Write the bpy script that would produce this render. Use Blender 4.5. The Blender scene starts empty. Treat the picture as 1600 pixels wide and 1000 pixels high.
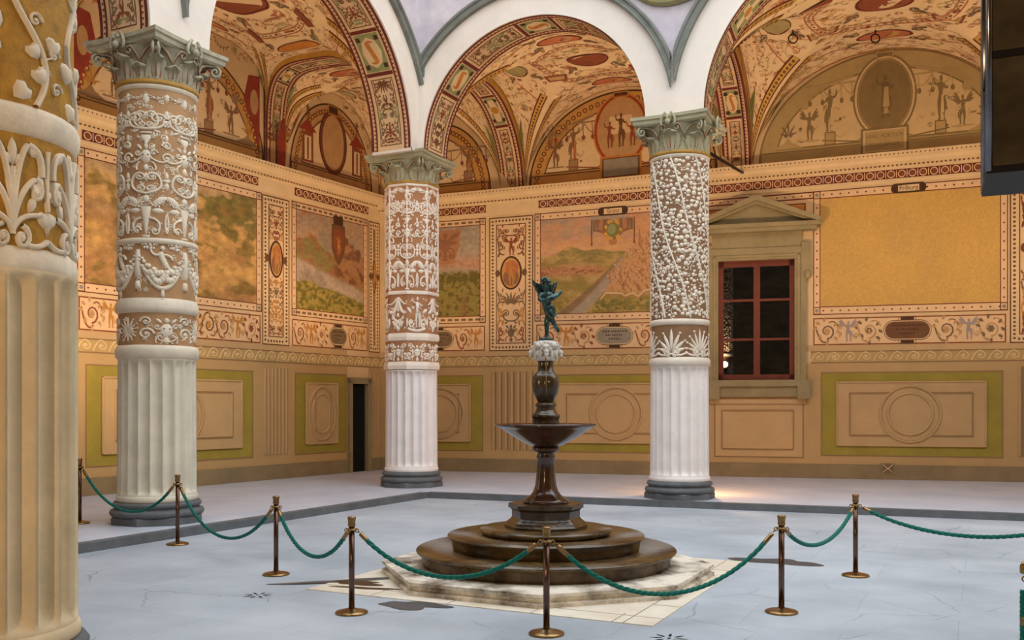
import bpy, bmesh, math, random
from mathutils import Vector, Matrix
S = bpy.context.scene
COL = S.collection
PI = math.pi; TAU = 2*PI; R_ = math.radians
sin, cos, sqrt = math.sin, math.cos, math.sqrt
RNG = random.Random(11)

# ------------------------------------------------------------------ materials
def lin(h):
    h = h.lstrip('#'); o = []
    for i in (0, 2, 4):
        c = int(h[i:i+2], 16)/255
        o.append(c/12.92 if c <= .04045 else ((c+.055)/1.055)**2.4)
    return o
MATS = {}
def mat(name, hexc, rough=.8, var=.18, scale=3.0, metal=0, bump=0, bscale=40, hex2=None, spec=.3, fine=0, lo=.3, hi=.7):
    if name in MATS: return MATS[name]
    m = bpy.data.materials.new(name); m.use_nodes = True
    nt = m.node_tree; b = nt.nodes['Principled BSDF']
    c = lin(hexc)
    b.inputs['Roughness'].default_value = rough; b.inputs['Metallic'].default_value = metal
    b.inputs['Specular IOR Level'].default_value = spec
    tc = nt.nodes.new('ShaderNodeTexCoord')
    n = nt.nodes.new('ShaderNodeTexNoise'); n.inputs['Scale'].default_value = scale; n.inputs['Detail'].default_value = 6
    n.inputs['Roughness'].default_value = .65
    nt.links.new(tc.outputs['Object'], n.inputs['Vector'])
    r = nt.nodes.new('ShaderNodeValToRGB'); r.color_ramp.elements[0].position = lo; r.color_ramp.elements[1].position = hi
    c2 = lin(hex2) if hex2 else [min(1, x*(1+var*.5)) for x in c]
    c1 = [x*(1-var) for x in c] if not hex2 else c
    r.color_ramp.elements[0].color = (*c1, 1); r.color_ramp.elements[1].color = (*c2, 1)
    nt.links.new(n.outputs['Fac'], r.inputs['Fac'])
    out = r.outputs['Color']
    if fine:
        n2 = nt.nodes.new('ShaderNodeTexNoise'); n2.inputs['Scale'].default_value = scale*14; n2.inputs['Detail'].default_value = 3
        nt.links.new(tc.outputs['Object'], n2.inputs['Vector'])
        mx = nt.nodes.new('ShaderNodeMixRGB'); mx.blend_type = 'OVERLAY'; mx.inputs[0].default_value = fine
        nt.links.new(out, mx.inputs[1]); nt.links.new(n2.outputs['Fac'], mx.inputs[2]); out = mx.outputs[0]
    nt.links.new(out, b.inputs['Base Color'])
    if bump:
        n3 = nt.nodes.new('ShaderNodeTexNoise'); n3.inputs['Scale'].default_value = bscale; n3.inputs['Detail'].default_value = 4
        nt.links.new(tc.outputs['Object'], n3.inputs['Vector'])
        bp = nt.nodes.new('ShaderNodeBump'); bp.inputs['Strength'].default_value = bump; bp.inputs['Distance'].default_value = .02
        nt.links.new(n3.outputs['Fac'], bp.inputs['Height']); nt.links.new(bp.outputs['Normal'], b.inputs['Normal'])
    MATS[name] = m
    return m

PAL = dict(
 cream=('#d0b184', .8, .12, 1.2), cream2=('#d8b98c', .8, .1, 2), pinkcream=('#d9b488', .8, .12, 2),
 dado=('#b59463', .75, .1, 1), dado2=('#bc9b6c', .75, .1, 1.5), dadoline=('#8d6d4b', .8, .1, 2),
 green=('#9a8836', .8, .2, 1.5), base=('#8c7857', .8, .22, 1.5), wave=('#b3965f', .8, .15, 2), wavelight=('#d2b486', .8, .1, 2),
 darkbrown=('#4a2f1c', .8, .25, 4), brown=('#6f4a2c', .8, .25, 4), redbrown=('#8a4a2e', .8, .25, 4), red=('#913b28', .8, .25, 4),
 maroon=('#6a2c22', .8, .2, 4), ochre=('#b9803a', .8, .22, 4), orange=('#c07a34', .8, .25, 4), gold=('#c99a45', .75, .2, 4),
 sage=('#8e8f5e', .8, .22, 4), grey=('#8f8470', .8, .18, 4), lilacgrey=('#9b8a80', .8, .18, 4), olive=('#7a7440', .8, .2, 4),
 tan=('#b98f60', .8, .18, 4), greybrown=('#776044', .8, .2, 4), blueg=('#74786c', .8, .2, 4),
 f1=('#b98560', .85, .15, 3), f2=('#a8774c', .85, .15, 3), f3=('#96744f', .85, .15, 3), f4=('#a3935f', .85, .15, 3), f5=('#b56a45', .85, .15, 3), f6=('#84603f', .85, .2, 3), f7=('#c08e4c', .85, .15, 3),
 vault=('#e2c192', .8, .1, 1.5), s1=('#c6a17c', .85, .1, 3), s2=('#b59d88', .85, .1, 3), s3=('#bfa36f', .85, .1, 3), h1=('#8d8753', .85, .15, 3), h2=('#767346', .85, .15, 3), h3=('#a3965f', .85, .15, 3), t1=('#c0966e', .85, .12, 3), t2=('#a6744e', .85, .15, 3), t3=('#cdaa80', .85, .12, 3), t4=('#8d6044', .85, .15, 3), g1=('#8a7a40', .85, .15, 3), g2=('#6d6636', .85, .15, 3), g3=('#a0884a', .85, .15, 3),
 lunmono=('#b09562', .85, .15, 2), lunmono2=('#cdb07f', .85, .12, 2), lunmono3=('#866f47', .85, .15, 3), lunmono4=('#745f3c', .85, .15, 3))
def P(k):
    h, r, v, s = PAL[k]
    return mat('paint_'+k, h, r, v, s)

M_white = mat('white_stucco', '#e2d6c8', .8, .08, 1.5)
M_moulding = mat('grey_stone_moulding', '#7a7c74', .7, .3, 3, bump=.2)
M_spandrel = mat('faded_lilac_fresco', '#b3a9b4', .85, .1, 1.6, hex2='#d6cdcc')
M_colB_bg = mat('column_beige_ground', '#b08860', .85, .22, 3)
M_colB_re = mat('column_cream_stucco', '#ded1bb', .75, .14, 4)
M_colC_bg = mat('column_rose_ground', '#ad7a54', .85, .2, 3)
M_colC_re = mat('column_white_stucco', '#eee0cf', .75, .1, 4)
M_colD_bg = mat('column_brown_ground', '#8a684a', .85, .2, 3)
M_colD_re = mat('column_ivory_stucco', '#e2d5c2', .75, .12, 4)
M_colA_bg = mat('column_gilded_ground', '#b5842c', .6, .35, 9, bump=.3, bscale=60)
M_colA_re = mat('column_aged_stucco', '#e8d8be', .8, .2, 5, bump=.2)
M_drumA = mat('drum_sand_stone', '#dfc9a2', .85, .2, 2.2, bump=.25, bscale=18)
M_drumB = mat('drum_cream_stone', '#dcd3bf', .85, .16, 2.2, bump=.15, bscale=25)
M_drumC = mat('drum_white_stone', '#efe5df', .85, .1, 2.5, bump=.15, bscale=25)
M_serena = mat('dark_grey_stone', '#66696b', .7, .25, 4, bump=.2)
M_cap = mat('capital_grey_green_stone', '#a39c7e', .8, .18, 5)
M_capA = mat('capital_cream_stone', '#a9a189', .8, .25, 6)
M_gilt = mat('gilded_ring', '#b3873c', .5, .3, 6)
M_floorP = mat('portico_slab_stone', '#b0b6c4', .5, .14, .9, hex2='#c8ccd6', bump=.08, bscale=6)
M_marble = mat('white_marble_paving', '#e6dccb', .6, .1, 2, hex2='#c9bda6')
M_octagon = mat('stained_marble', '#4f3d1e', .5, .2, 1.7, hex2='#e6dccb', bump=.15, lo=.36, hi=.56)
M_wetstone = mat('wet_brown_stone', '#20150a', .22, .3, 3.4, hex2='#6c5431', spec=.6, bump=.25, bscale=12)
M_wetdark = mat('wet_dark_stone', '#241a10', .22, .3, 5, hex2='#5a4424', spec=.6, bump=.2, bscale=20)
M_porph = mat('wet_porphyry', '#24130c', .14, .3, 6, hex2='#553624', spec=.8, bump=.1)
M_headm = mat('pale_marble_carving', '#d8d2c8', .6, .2, 12)
M_bronze = mat('green_bronze', '#0d1315', .24, .3, 18, metal=.55, hex2='#587674')
M_brass = mat('old_brass', '#97794e', .3, .25, 12, metal=1)
M_bronzep = mat('dark_brass_pole', '#6a5246', .25, .2, 9, metal=1)
M_rope = mat('green_rope', '#0d6a5c', .75, .2, 20)
M_iron = mat('dark_iron', '#1c1512', .6, .2, 10, metal=.4)
M_wood = mat('red_brown_window_wood', '#6a2f1c', .6, .2, 4)
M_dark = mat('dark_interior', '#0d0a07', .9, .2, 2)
M_winstone = mat('window_grey_brown_stone', '#93835f', .85, .18, 3, bump=.2, bscale=30)
M_stain = mat('wet_patch', '#4c5054', .35, .2, 5)
M_stainb = mat('brown_algae_stain', '#4a3418', .5, .4, 6)
M_slot = mat('drain_slot_dark', '#191b20', .8, .2, 5)

def floor_material():
    m = bpy.data.materials.new('court_slab_stone'); m.use_nodes = True; nt = m.node_tree; b = nt.nodes['Principled BSDF']
    N = nt.nodes.new; L = nt.links.new
    tc = N('ShaderNodeTexCoord')
    n = N('ShaderNodeTexNoise'); n.inputs['Scale'].default_value = .55; n.inputs['Detail'].default_value = 7; n.inputs['Roughness'].default_value = .6
    L(tc.outputs['Object'], n.inputs['Vector'])
    r = N('ShaderNodeValToRGB'); e = r.color_ramp.elements
    e[0].position = .32; e[0].color = (*lin('#9aa3ab'), 1); e[1].position = .7; e[1].color = (*lin('#bdc5cc'), 1)
    L(n.outputs['Fac'], r.inputs['Fac'])
    br = N('ShaderNodeTexBrick'); br.inputs['Scale'].default_value = 1; br.inputs['Brick Width'].default_value = 1.7; br.inputs['Row Height'].default_value = .95
    br.inputs['Mortar Size'].default_value = .006; br.inputs['Mortar Smooth'].default_value = .6
    br.inputs['Color1'].default_value = (1, 1, 1, 1); br.inputs['Color2'].default_value = (.9, .9, .92, 1); br.inputs['Mortar'].default_value = (.72, .72, .74, 1)
    n2 = N('ShaderNodeTexNoise'); n2.inputs['Scale'].default_value = 1.3; L(tc.outputs['Object'], n2.inputs['Vector'])
    ad = N('ShaderNodeMixRGB'); ad.inputs[0].default_value = .03; L(tc.outputs['Object'], ad.inputs[1]); L(n2.outputs['Color'], ad.inputs[2])
    L(ad.outputs[0], br.inputs['Vector'])
    mx = N('ShaderNodeMixRGB'); mx.blend_type = 'MULTIPLY'; mx.inputs[0].default_value = .8
    L(r.outputs['Color'], mx.inputs[1]); L(br.outputs['Color'], mx.inputs[2])
    v = N('ShaderNodeTexVoronoi'); v.feature = 'DISTANCE_TO_EDGE'; v.inputs['Scale'].default_value = .9
    ad2 = N('ShaderNodeMixRGB'); ad2.inputs[0].default_value = .12; L(tc.outputs['Object'], ad2.inputs[1])
    n4 = N('ShaderNodeTexNoise'); n4.inputs['Scale'].default_value = 3.5; n4.inputs['Detail'].default_value = 5; L(tc.outputs['Object'], n4.inputs['Vector']); L(n4.outputs['Color'], ad2.inputs[2])
    L(ad2.outputs[0], v.inputs['Vector'])
    cr = N('ShaderNodeValToRGB'); cr.color_ramp.elements[0].position = 0; cr.color_ramp.elements[0].color = (.62, .62, .62, 1)
    cr.color_ramp.elements[1].position = .009; cr.color_ramp.elements[1].color = (1, 1, 1, 1)
    L(v.outputs['Distance'], cr.inputs['Fac'])
    n5 = N('ShaderNodeTexNoise'); n5.inputs['Scale'].default_value = .8; L(tc.outputs['Object'], n5.inputs['Vector'])
    gate = N('ShaderNodeValToRGB'); gate.color_ramp.elements[0].position = .5; gate.color_ramp.elements[1].position = .58
    L(n5.outputs['Fac'], gate.inputs['Fac'])
    mx2 = N('ShaderNodeMixRGB'); mx2.blend_type = 'MULTIPLY'; L(gate.outputs['Color'], mx2.inputs[0])
    L(mx.outputs[0], mx2.inputs[1]); L(cr.outputs['Color'], mx2.inputs[2])
    L(mx2.outputs[0], b.inputs['Base Color'])
    b.inputs['Roughness'].default_value = .6; b.inputs['Specular IOR Level'].default_value = .3
    bp = N('ShaderNodeBump'); bp.inputs['Strength'].default_value = .15; n6 = N('ShaderNodeTexNoise'); n6.inputs['Scale'].default_value = 9; n6.inputs['Detail'].default_value = 5
    L(tc.outputs['Object'], n6.inputs['Vector']); L(n6.outputs['Fac'], bp.inputs['Height']); L(bp.outputs['Normal'], b.inputs['Normal'])
    return m
M_floorC = floor_material()

def fresco_material(name, stops, z0, z1, seed, amp=.22, nscale=.7, fine=.45):
    """painted landscape: bands of colour by height on the wall, broken up by noise"""
    m = bpy.data.materials.new(name); m.use_nodes = True; nt = m.node_tree; b = nt.nodes['Principled BSDF']
    N = nt.nodes.new; L = nt.links.new
    tc = N('ShaderNodeTexCoord'); sp = N('ShaderNodeSeparateXYZ'); L(tc.outputs['Object'], sp.inputs[0])
    mp = N('ShaderNodeMapping'); mp.inputs['Location'].default_value = (seed*3.1, seed*1.7, seed*.9); mp.inputs['Scale'].default_value = (.6, 1, 1.3)
    L(tc.outputs['Object'], mp.inputs['Vector'])
    n = N('ShaderNodeTexNoise'); n.inputs['Scale'].default_value = nscale; n.inputs['Detail'].default_value = 8; n.inputs['Roughness'].default_value = .62
    L(mp.outputs[0], n.inputs['Vector'])
    mr = N('ShaderNodeMapRange'); mr.inputs[1].default_value = z0; mr.inputs[2].default_value = z1; L(sp.outputs['Z'], mr.inputs[0])
    ma = N('ShaderNodeMath'); ma.operation = 'MULTIPLY_ADD'; L(n.outputs['Fac'], ma.inputs[0]); ma.inputs[1].default_value = amp*2; L(mr.outputs[0], ma.inputs[2])
    sb = N('ShaderNodeMath'); sb.operation = 'SUBTRACT'; L(ma.outputs[0], sb.inputs[0]); sb.inputs[1].default_value = amp
    r = N('ShaderNodeValToRGB'); els = r.color_ramp.elements
    while len(els) < len(stops): els.new(.5)
    for e, (p, h) in zip(els, stops): e.position = p; e.color = (*lin(h), 1)
    L(sb.outputs[0], r.inputs['Fac'])
    n2 = N('ShaderNodeTexNoise'); n2.inputs['Scale'].default_value = 9; n2.inputs['Detail'].default_value = 6; n2.inputs['Roughness'].default_value = .7; L(mp.outputs[0], n2.inputs['Vector'])
    mx = N('ShaderNodeMixRGB'); mx.blend_type = 'OVERLAY'; mx.inputs[0].default_value = fine; L(r.outputs['Color'], mx.inputs[1]); L(n2.outputs['Fac'], mx.inputs[2])
    n3 = N('ShaderNodeTexNoise'); n3.inputs['Scale'].default_value = 2.1; n3.inputs['Detail'].default_value = 7; n3.inputs['Roughness'].default_value = .7; L(mp.outputs[0], n3.inputs['Vector'])
    r3 = N('ShaderNodeValToRGB'); r3.color_ramp.elements[0].position = .36; r3.color_ramp.elements[0].color = (*lin('#6a5a38'), 1); r3.color_ramp.elements[1].position = .62; r3.color_ramp.elements[1].color = (1, 1, 1, 1); L(n3.outputs['Fac'], r3.inputs['Fac'])
    m3 = N('ShaderNodeMixRGB'); m3.blend_type = 'MULTIPLY'; m3.inputs[0].default_value = fine*.85; L(mx.outputs[0], m3.inputs[1]); L(r3.outputs['Color'], m3.inputs[2])
    L(m3.outputs[0], b.inputs['Base Color']); b.inputs['Roughness'].default_value = .85; b.inputs['Specular IOR Level'].default_value = .2
    return m

# ------------------------------------------------------------------ object helpers
def link(name, me, parent=None, kind=None, label=None, cat=None, group=None):
    o = bpy.data.objects.new(name, me); COL.objects.link(o)
    if parent is not None: o.parent = parent
    if kind: o['kind'] = kind
    if label: o['label'] = label
    if cat: o['category'] = cat
    if group: o['group'] = group
    return o
def empty(name, loc=(0, 0, 0), rz=0, **k):
    o = link(name, None, **k); o.location = loc; o.rotation_euler = (0, 0, rz); o.empty_display_size = .2
    return o
def copy_tree(o, parent=None):
    c = o.copy(); COL.objects.link(c)
    if parent is not None: c.parent = parent
    for ch in list(o.children): copy_tree(ch, c)
    return c

class MB:
    """collects solid shapes into one mesh"""
    def __init__(s): s.v = []; s.f = []; s.m = []; s.mats = []; s.sm = []
    def mi(s, m):
        if m not in s.mats: s.mats.append(m)
        return s.mats.index(m)
    def add(s, vs, fs, m, smooth=False):
        o = len(s.v); s.v += [tuple(v) for v in vs]; k = s.mi(m)
        for f in fs: s.f.append([i+o for i in f]); s.m.append(k); s.sm.append(smooth)
    def box(s, x0, x1, y0, y1, z0, z1, m, mtx=None):
        vs = [Vector((x, y, z)) for z in (z0, z1) for y in (y0, y1) for x in (x0, x1)]
        if mtx: vs = [mtx @ v for v in vs]
        s.add(vs, [(0, 2, 3, 1), (4, 5, 7, 6), (0, 1, 5, 4), (2, 6, 7, 3), (0, 4, 6, 2), (1, 3, 7, 5)], m)
    def lathe(s, prof, m, n=48, cx=0, cy=0, smooth=True, phase=0, rf=None, cap=True):
        vs = []; fs = []
        for r, z in prof:
            for i in range(n):
                a = TAU*i/n+phase; rr = r*(rf(a, z) if rf else 1)
                vs.append((cx+rr*cos(a), cy+rr*sin(a), z))
        for j in range(len(prof)-1):
            for i in range(n):
                k = (i+1) % n; fs.append((j*n+i, j*n+k, (j+1)*n+k, (j+1)*n+i))
        s.add(vs, fs, m, smooth)
        if cap:
            o = len(s.v)-len(vs); k = s.mi(m)
            s.f.append([o+i for i in range(n)][::-1]); s.m.append(k); s.sm.append(False)
            s.f.append([o+(len(prof)-1)*n+i for i in range(n)]); s.m.append(k); s.sm.append(False)
    def tube(s, path, r, m, n=8, smooth=True, cap=True, flat=1.0):
        path = [Vector(p) for p in path]; vs = []; fs = []; L = len(path); up = None
        for j, p in enumerate(path):
            t = (path[min(j+1, L-1)]-path[max(j-1, 0)]).normalized()
            if up is None:
                up = Vector((0, 0, 1)) if abs(t.z) < .9 else Vector((1, 0, 0))
            a = t.cross(up)
            if a.length < 1e-5: a = t.orthogonal()
            a.normalize(); b = a.cross(t).normalized(); up = b
            rr = r(j/(L-1)) if callable(r) else r
            for i in range(n):
                q = TAU*i/n; vs.append(p+a*rr*cos(q)+b*rr*flat*sin(q))
        for j in range(L-1):
            for i in range(n):
                k = (i+1) % n; fs.append((j*n+i, j*n+k, (j+1)*n+k, (j+1)*n+i))
        if cap: fs += [list(range(n))[::-1], [(L-1)*n+i for i in range(n)]]
        s.add(vs, fs, m, smooth)
    def ball(s, c, r, m, n=10, sc=(1, 1, 1), mtx=None):
        vs = []; fs = []; h = n//2+1
        for j in range(h+1):
            f = PI*j/h
            for i in range(n):
                a = TAU*i/n; q = Vector((r*sc[0]*sin(f)*cos(a), r*sc[1]*sin(f)*sin(a), r*sc[2]*cos(f)))
                if mtx: q = mtx @ q
                vs.append(q+Vector(c))
        for j in range(h):
            for i in range(n):
                k = (i+1) % n; fs.append((j*n+i, (j+1)*n+i, (j+1)*n+k, j*n+k))
        s.add(vs, fs, m, True)
    def build(s, name, parent=None, merge=False, **k):
        me = bpy.data.meshes.new(name); me.from_pydata(s.v, [], s.f)
        for m in s.mats: me.materials.append(m)
        me.polygons.foreach_set('material_index', s.m); me.polygons.foreach_set('use_smooth', s.sm)
        me.update()
        if merge:
            bm = bmesh.new(); bm.from_mesh(me); bmesh.ops.remove_doubles(bm, verts=bm.verts, dist=1e-4); bm.to_mesh(me); bm.free()
        return link(name, me, parent, **k)

# ------------------------------------------------------------------ ornament drawing on any surface
class Art(MB):
    """M(a, b, h): surface coordinates + height over the surface -> point"""
    def __init__(s, M, step=None): super().__init__(); s.M = M; s.step = step; s.k = 0
    def lift(s): s.k = (s.k+1) % 50; return s.k*4e-5
    def pt(s, a, b, h=0): return s.M(a, b, h)
    def face(s, pts, m, h):
        h += s.lift(); s.add([s.pt(x, y, h) for x, y in pts], [list(range(len(pts)))], m)
    def rect(s, x0, y0, x1, y1, m, h, nx=None, ny=None):
        if s.step:
            nx = nx or max(1, math.ceil(abs(x1-x0)/s.step[0])); ny = ny or max(1, math.ceil(abs(y1-y0)/s.step[1]))
        nx = nx or 1; ny = ny or 1
        vs = [s.pt(x0+(x1-x0)*i/nx, y0+(y1-y0)*j/ny, h) for j in range(ny+1) for i in range(nx+1)]
        fs = [(j*(nx+1)+i, j*(nx+1)+i+1, (j+1)*(nx+1)+i+1, (j+1)*(nx+1)+i) for j in range(ny) for i in range(nx)]
        s.add(vs, fs, m, bool(s.step))
    def frame(s, x0, y0, x1, y1, w, m, h, wy=None):
        wy = wy or w
        s.rect(x0, y0, x1, y0+wy, m, h); s.rect(x0, y1-wy, x1, y1, m, h); s.rect(x0, y0+wy, x0+w, y1-wy, m, h); s.rect(x1-w, y0+wy, x1, y1-wy, m, h)
    def strip(s, path, w, m, h, r=0):
        """ribbon along a path; with r > 0 a raised half-round bead"""
        n = len(path); h += s.lift()
        if n < 2: return
        prof = [(-.5, 0), (.5, 0)] if r <= 0 else [(-.5, -.3), (-.38, .7), (0, 1), (.38, .7), (.5, -.3)]
        vs = []; k = len(prof)
        for i, (x, y) in enumerate(path):
            x0, y0 = path[max(i-1, 0)]; x1, y1 = path[min(i+1, n-1)]
            dx, dy = x1-x0, y1-y0; l = sqrt(dx*dx+dy*dy) or 1; nx, ny = -dy/l, dx/l
            ww = w(i/(n-1)) if callable(w) else w
            rr = r*min(1, ww/(w(.5) if callable(w) else ww or 1)) if r else 0
            for q, g in prof: vs.append(s.pt(x+nx*ww*q, y+ny*ww*q, h+rr*g))
        fs = [(i*k+j, i*k+j+1, (i+1)*k+j+1, (i+1)*k+j) for i in range(n-1) for j in range(k-1)]
        s.add(vs, fs, m, r > 0)
    def blob(s, pts, m, h, r=0):
        if r <= 0: return s.face(pts, m, h)
        cx = sum(p[0] for p in pts)/len(pts); cy = sum(p[1] for p in pts)/len(pts); n = len(pts)
        vs = [s.pt(x, y, h-.3*r) for x, y in pts]+[s.pt(cx+(x-cx)*.72, cy+(y-cy)*.72, h+r*.75) for x, y in pts]+[s.pt(cx, cy, h+r)]
        fs = [(i, (i+1) % n, n+(i+1) % n, n+i) for i in range(n)]+[(n+i, n+(i+1) % n, 2*n) for i in range(n)]
        s.add(vs, fs, m, True)
    def ellipse(s, cx, cy, rx, ry, m, h, n=24): s.face([(cx+rx*cos(TAU*i/n), cy+ry*sin(TAU*i/n)) for i in range(n)], m, h)
    def ring(s, cx, cy, rx, ry, w, m, h, n=32, r=0, a0=0, a1=TAU):
        s.strip([(cx+rx*cos(a0+(a1-a0)*i/n), cy+ry*sin(a0+(a1-a0)*i/n)) for i in range(n+1)], w, m, h, r)

class Pen:
    """draws motifs into an Art in a local unit frame"""
    def __init__(s, art, cx, cy, sx, sy, m, h, r=0, rot=0): s.a = art; s.c = (cx, cy); s.s = (sx, sy); s.m = m; s.h = h; s.r = r; s.rot = rot
    def T(s, p):
        x, y = p
        if s.rot: x, y = x*cos(s.rot)-y*sin(s.rot), x*sin(s.rot)+y*cos(s.rot)
        return (s.c[0]+x*s.s[0], s.c[1]+y*s.s[1])
    def st(s, path, w, m=None):
        k = (abs(s.s[0])+abs(s.s[1]))/2
        ww = (lambda t: w(t)*k) if callable(w) else w*k
        s.a.strip([s.T(p) for p in path], ww, m or s.m, s.h, s.r)
    def bl(s, pts, m=None, k=1): s.a.blob([s.T(p) for p in pts], m or s.m, s.h, s.r*k)
    def dot(s, x, y, r, m=None, n=7, k=1, ry=None): s.bl([(x+r*cos(TAU*i/n), y+(ry or r)*sin(TAU*i/n)) for i in range(n)], m, k)
    def leaf(s, x, y, l, w, a, m=None):
        ca, sa = cos(a), sin(a); pr = [(0, 0), (.3, .8), (.6, 1), (.85, .55), (1, 0)]
        pts = [(t*l, q*w/2) for t, q in pr]+[(t*l, -q*w/2) for t, q in pr[-2:0:-1]]
        s.bl([(x+p*ca-q*sa, y+p*sa+q*ca) for p, q in pts], m, .8)
    def spiral(s, x, y, r, a0, d, turns=1.4, w=.06, m=None, n=14):
        s.st([(x+r*(1-.85*t)*cos(a0+d*TAU*turns*t), y+r*(1-.85*t)*sin(a0+d*TAU*turns*t)) for t in [i/n for i in range(n+1)]], lambda t: w*(1-.4*t), m)
        s.dot(x, y, w*.9, m, 6)
    def curve(s, p0, p1, p2, w=.06, n=8, m=None):
        s.st([((1-t)**2*p0[0]+2*t*(1-t)*p1[0]+t*t*p2[0], (1-t)**2*p0[1]+2*t*(1-t)*p1[1]+t*t*p2[1]) for t in [i/n for i in range(n+1)]], w, m)
    # compound motifs, about 1 unit high, centred on x = 0
    def lyre(s, y=0, k=1, w=.07):
        for d in (-1, 1):
            s.curve((0, y), (d*.42*k, y+.1*k), (d*.36*k, y+.5*k), w); s.curve((d*.36*k, y+.5*k), (d*.3*k, y+.85*k), (d*.1*k, y+.8*k), w)
            s.spiral(d*.16*k, y+.66*k, .15*k, PI/2, d, 1.3, w*.8); s.spiral(d*.14*k, y+.22*k, .13*k, -PI/2, -d, 1.3, w*.8)
            s.leaf(d*.36*k, y+.5*k, .2*k, .1*k, PI/2-d*1.2)
        s.leaf(0, y+.45*k, .4*k, .14*k, PI/2)
    def palm(s, y=0, k=1, n=7, w=.12):
        for i in range(n):
            t = i/(n-1)*2-1; a = PI/2-t*1.25; l = k*(.95-.35*abs(t))
            s.leaf(0, y, l, w*k, a)
            if abs(t) > .2: s.dot(l*cos(a), y+l*sin(a)-.03*k, .055*k, n=6)
        for d in (-1, 1): s.spiral(d*.17*k, y+.03*k, .15*k, PI/2, -d, 1.3, .07*k)
    def mask(s, y=0, k=1, dark=None):
        s.dot(0, y+.5*k, .2*k, n=10, ry=.27*k)
        for d in (-1, 1):
            s.spiral(d*.26*k, y+.62*k, .12*k, 0, d, 1.2, .06*k); s.leaf(d*.12*k, y+.72*k, .3*k, .12*k, PI/2-d*.7); s.curve((d*.18*k, y+.3*k), (d*.36*k, y+.2*k), (d*.3*k, y), .06*k)
            if dark: s.a.blob([s.T((d*.08*k+.03*k*cos(q), y+.55*k+.022*k*sin(q))) for q in (0, 1.3, 2.6, 3.9, 5.2)], dark, s.h+s.r*1.02, 0)
        s.leaf(0, y+.25*k, .3*k, .2*k, -PI/2); s.leaf(0, y+.72*k, .26*k, .16*k, PI/2)
    def urn(s, y=0, k=1):
        s.bl([(-.1*k, y), (.1*k, y), (.06*k, y+.12*k), (.26*k, y+.4*k), (.22*k, y+.6*k), (-.22*k, y+.6*k), (-.26*k, y+.4*k), (-.06*k, y+.12*k)])
        s.bl([(-.32*k, y+.62*k), (.32*k, y+.62*k), (.27*k, y+.72*k), (-.27*k, y+.72*k)])
        for d in (-1, 1): s.spiral(d*.3*k, y+.45*k, .1*k, PI/2, -d, 1, .05*k)
    def fig(s, y=0, k=1, wings=False, flip=1):
        f = flip; tp = lambda a, b: (lambda t: (a+(b-a)*t)*k)
        s.dot(.02*k*f, y+.9*k, .062*k, n=9, ry=.075*k)
        s.bl([(x*k*f, y+z*k) for x, z in ((-.13, .79), (-.04, .825), (.05, .825), (.13, .78), (.1, .66), (.075, .58), (.1, .48), (.07, .4), (-.07, .4), (-.1, .49), (-.07, .6), (-.1, .68))])
        s.curve((-.04*k*f, y+.45*k), (-.09*k*f, y+.24*k), (-.03*k*f, y+.01*k), tp(.12, .045), 7); s.curve((.05*k*f, y+.45*k), (.19*k*f, y+.28*k), (.1*k*f, y+.02*k), tp(.12, .045), 7)
        s.leaf(-.03*k*f, y+.02*k, .1*k, .04*k, PI if f > 0 else 0); s.leaf(.1*k*f, y+.03*k, .1*k, .04*k, 0 if f > 0 else PI)
        s.curve((-.11*k*f, y+.78*k), (-.27*k*f, y+.74*k), (-.27*k*f, y+.93*k), tp(.07, .04), 6); s.curve((.11*k*f, y+.77*k), (.24*k*f, y+.62*k), (.3*k*f, y+.72*k), tp(.07, .04), 6)
        s.curve((.1*k*f, y+.5*k), (.24*k*f, y+.44*k), (.22*k*f, y+.22*k), tp(.06, .03), 5)
        if wings:
            for d in (-1, 1):
                for q in (.75, 1.0, 1.3): s.leaf(d*.09*k, y+.72*k, (.5-.12*(q-.75))*k, .1*k, PI/2-d*q)
    def herm(s, y=0, k=1):
        s.dot(0, y+.88*k, .1*k, n=8); s.bl([(-.15*k, y+.75*k), (.15*k, y+.75*k), (.1*k, y+.5*k), (.03*k, y+.05*k), (-.03*k, y+.05*k), (-.1*k, y+.5*k)])
        s.bl([(-.1*k, y), (.1*k, y), (.1*k, y+.06*k), (-.1*k, y+.06*k)])
        for d in (-1, 1):
            s.leaf(d*.1*k, y+.72*k, .5*k, .18*k, PI/2-d*1.1); s.leaf(d*.1*k, y+.62*k, .36*k, .14*k, PI/2-d*1.6)
            s.curve((d*.1*k, y+.45*k), (d*.4*k, y+.4*k), (d*.3*k, y+.15*k), .06*k); s.spiral(d*.22*k, y+.16*k, .1*k, 0, -d, 1.2, .05*k)
    def festoon(s, x0, x1, y, sag, n=9, r=.09):
        for i in range(n):
            t = i/(n-1); x = x0+(x1-x0)*t; yy = y-sag*4*t*(1-t); rr = r*(.55+.75*sin(PI*t))
            for q in range(3):
                a = q*2.1+i*1.7; s.dot(x+rr*.7*cos(a), yy+rr*.7*sin(a), rr*.62, n=6)
    def drape(s, x, y, l, w=.1):
        s.bl([(x-w*.3, y), (x+w*.3, y), (x+w*.5, y-l*.75), (x-w*.5, y-l*.75)]); s.bl([(x-w*.25, y-l*.78), (x+w*.25, y-l*.78), (x+w*.45, y-l), (x-w*.45, y-l)])
    def flower(s, x, y, r, m=None, m2=None):
        for i in range(6): a = TAU*i/6; s.dot(x+r*.62*cos(a), y+r*.62*sin(a), r*.38, m, 6)
        s.dot(x, y, r*.35, m2 or m, 6)
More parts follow.
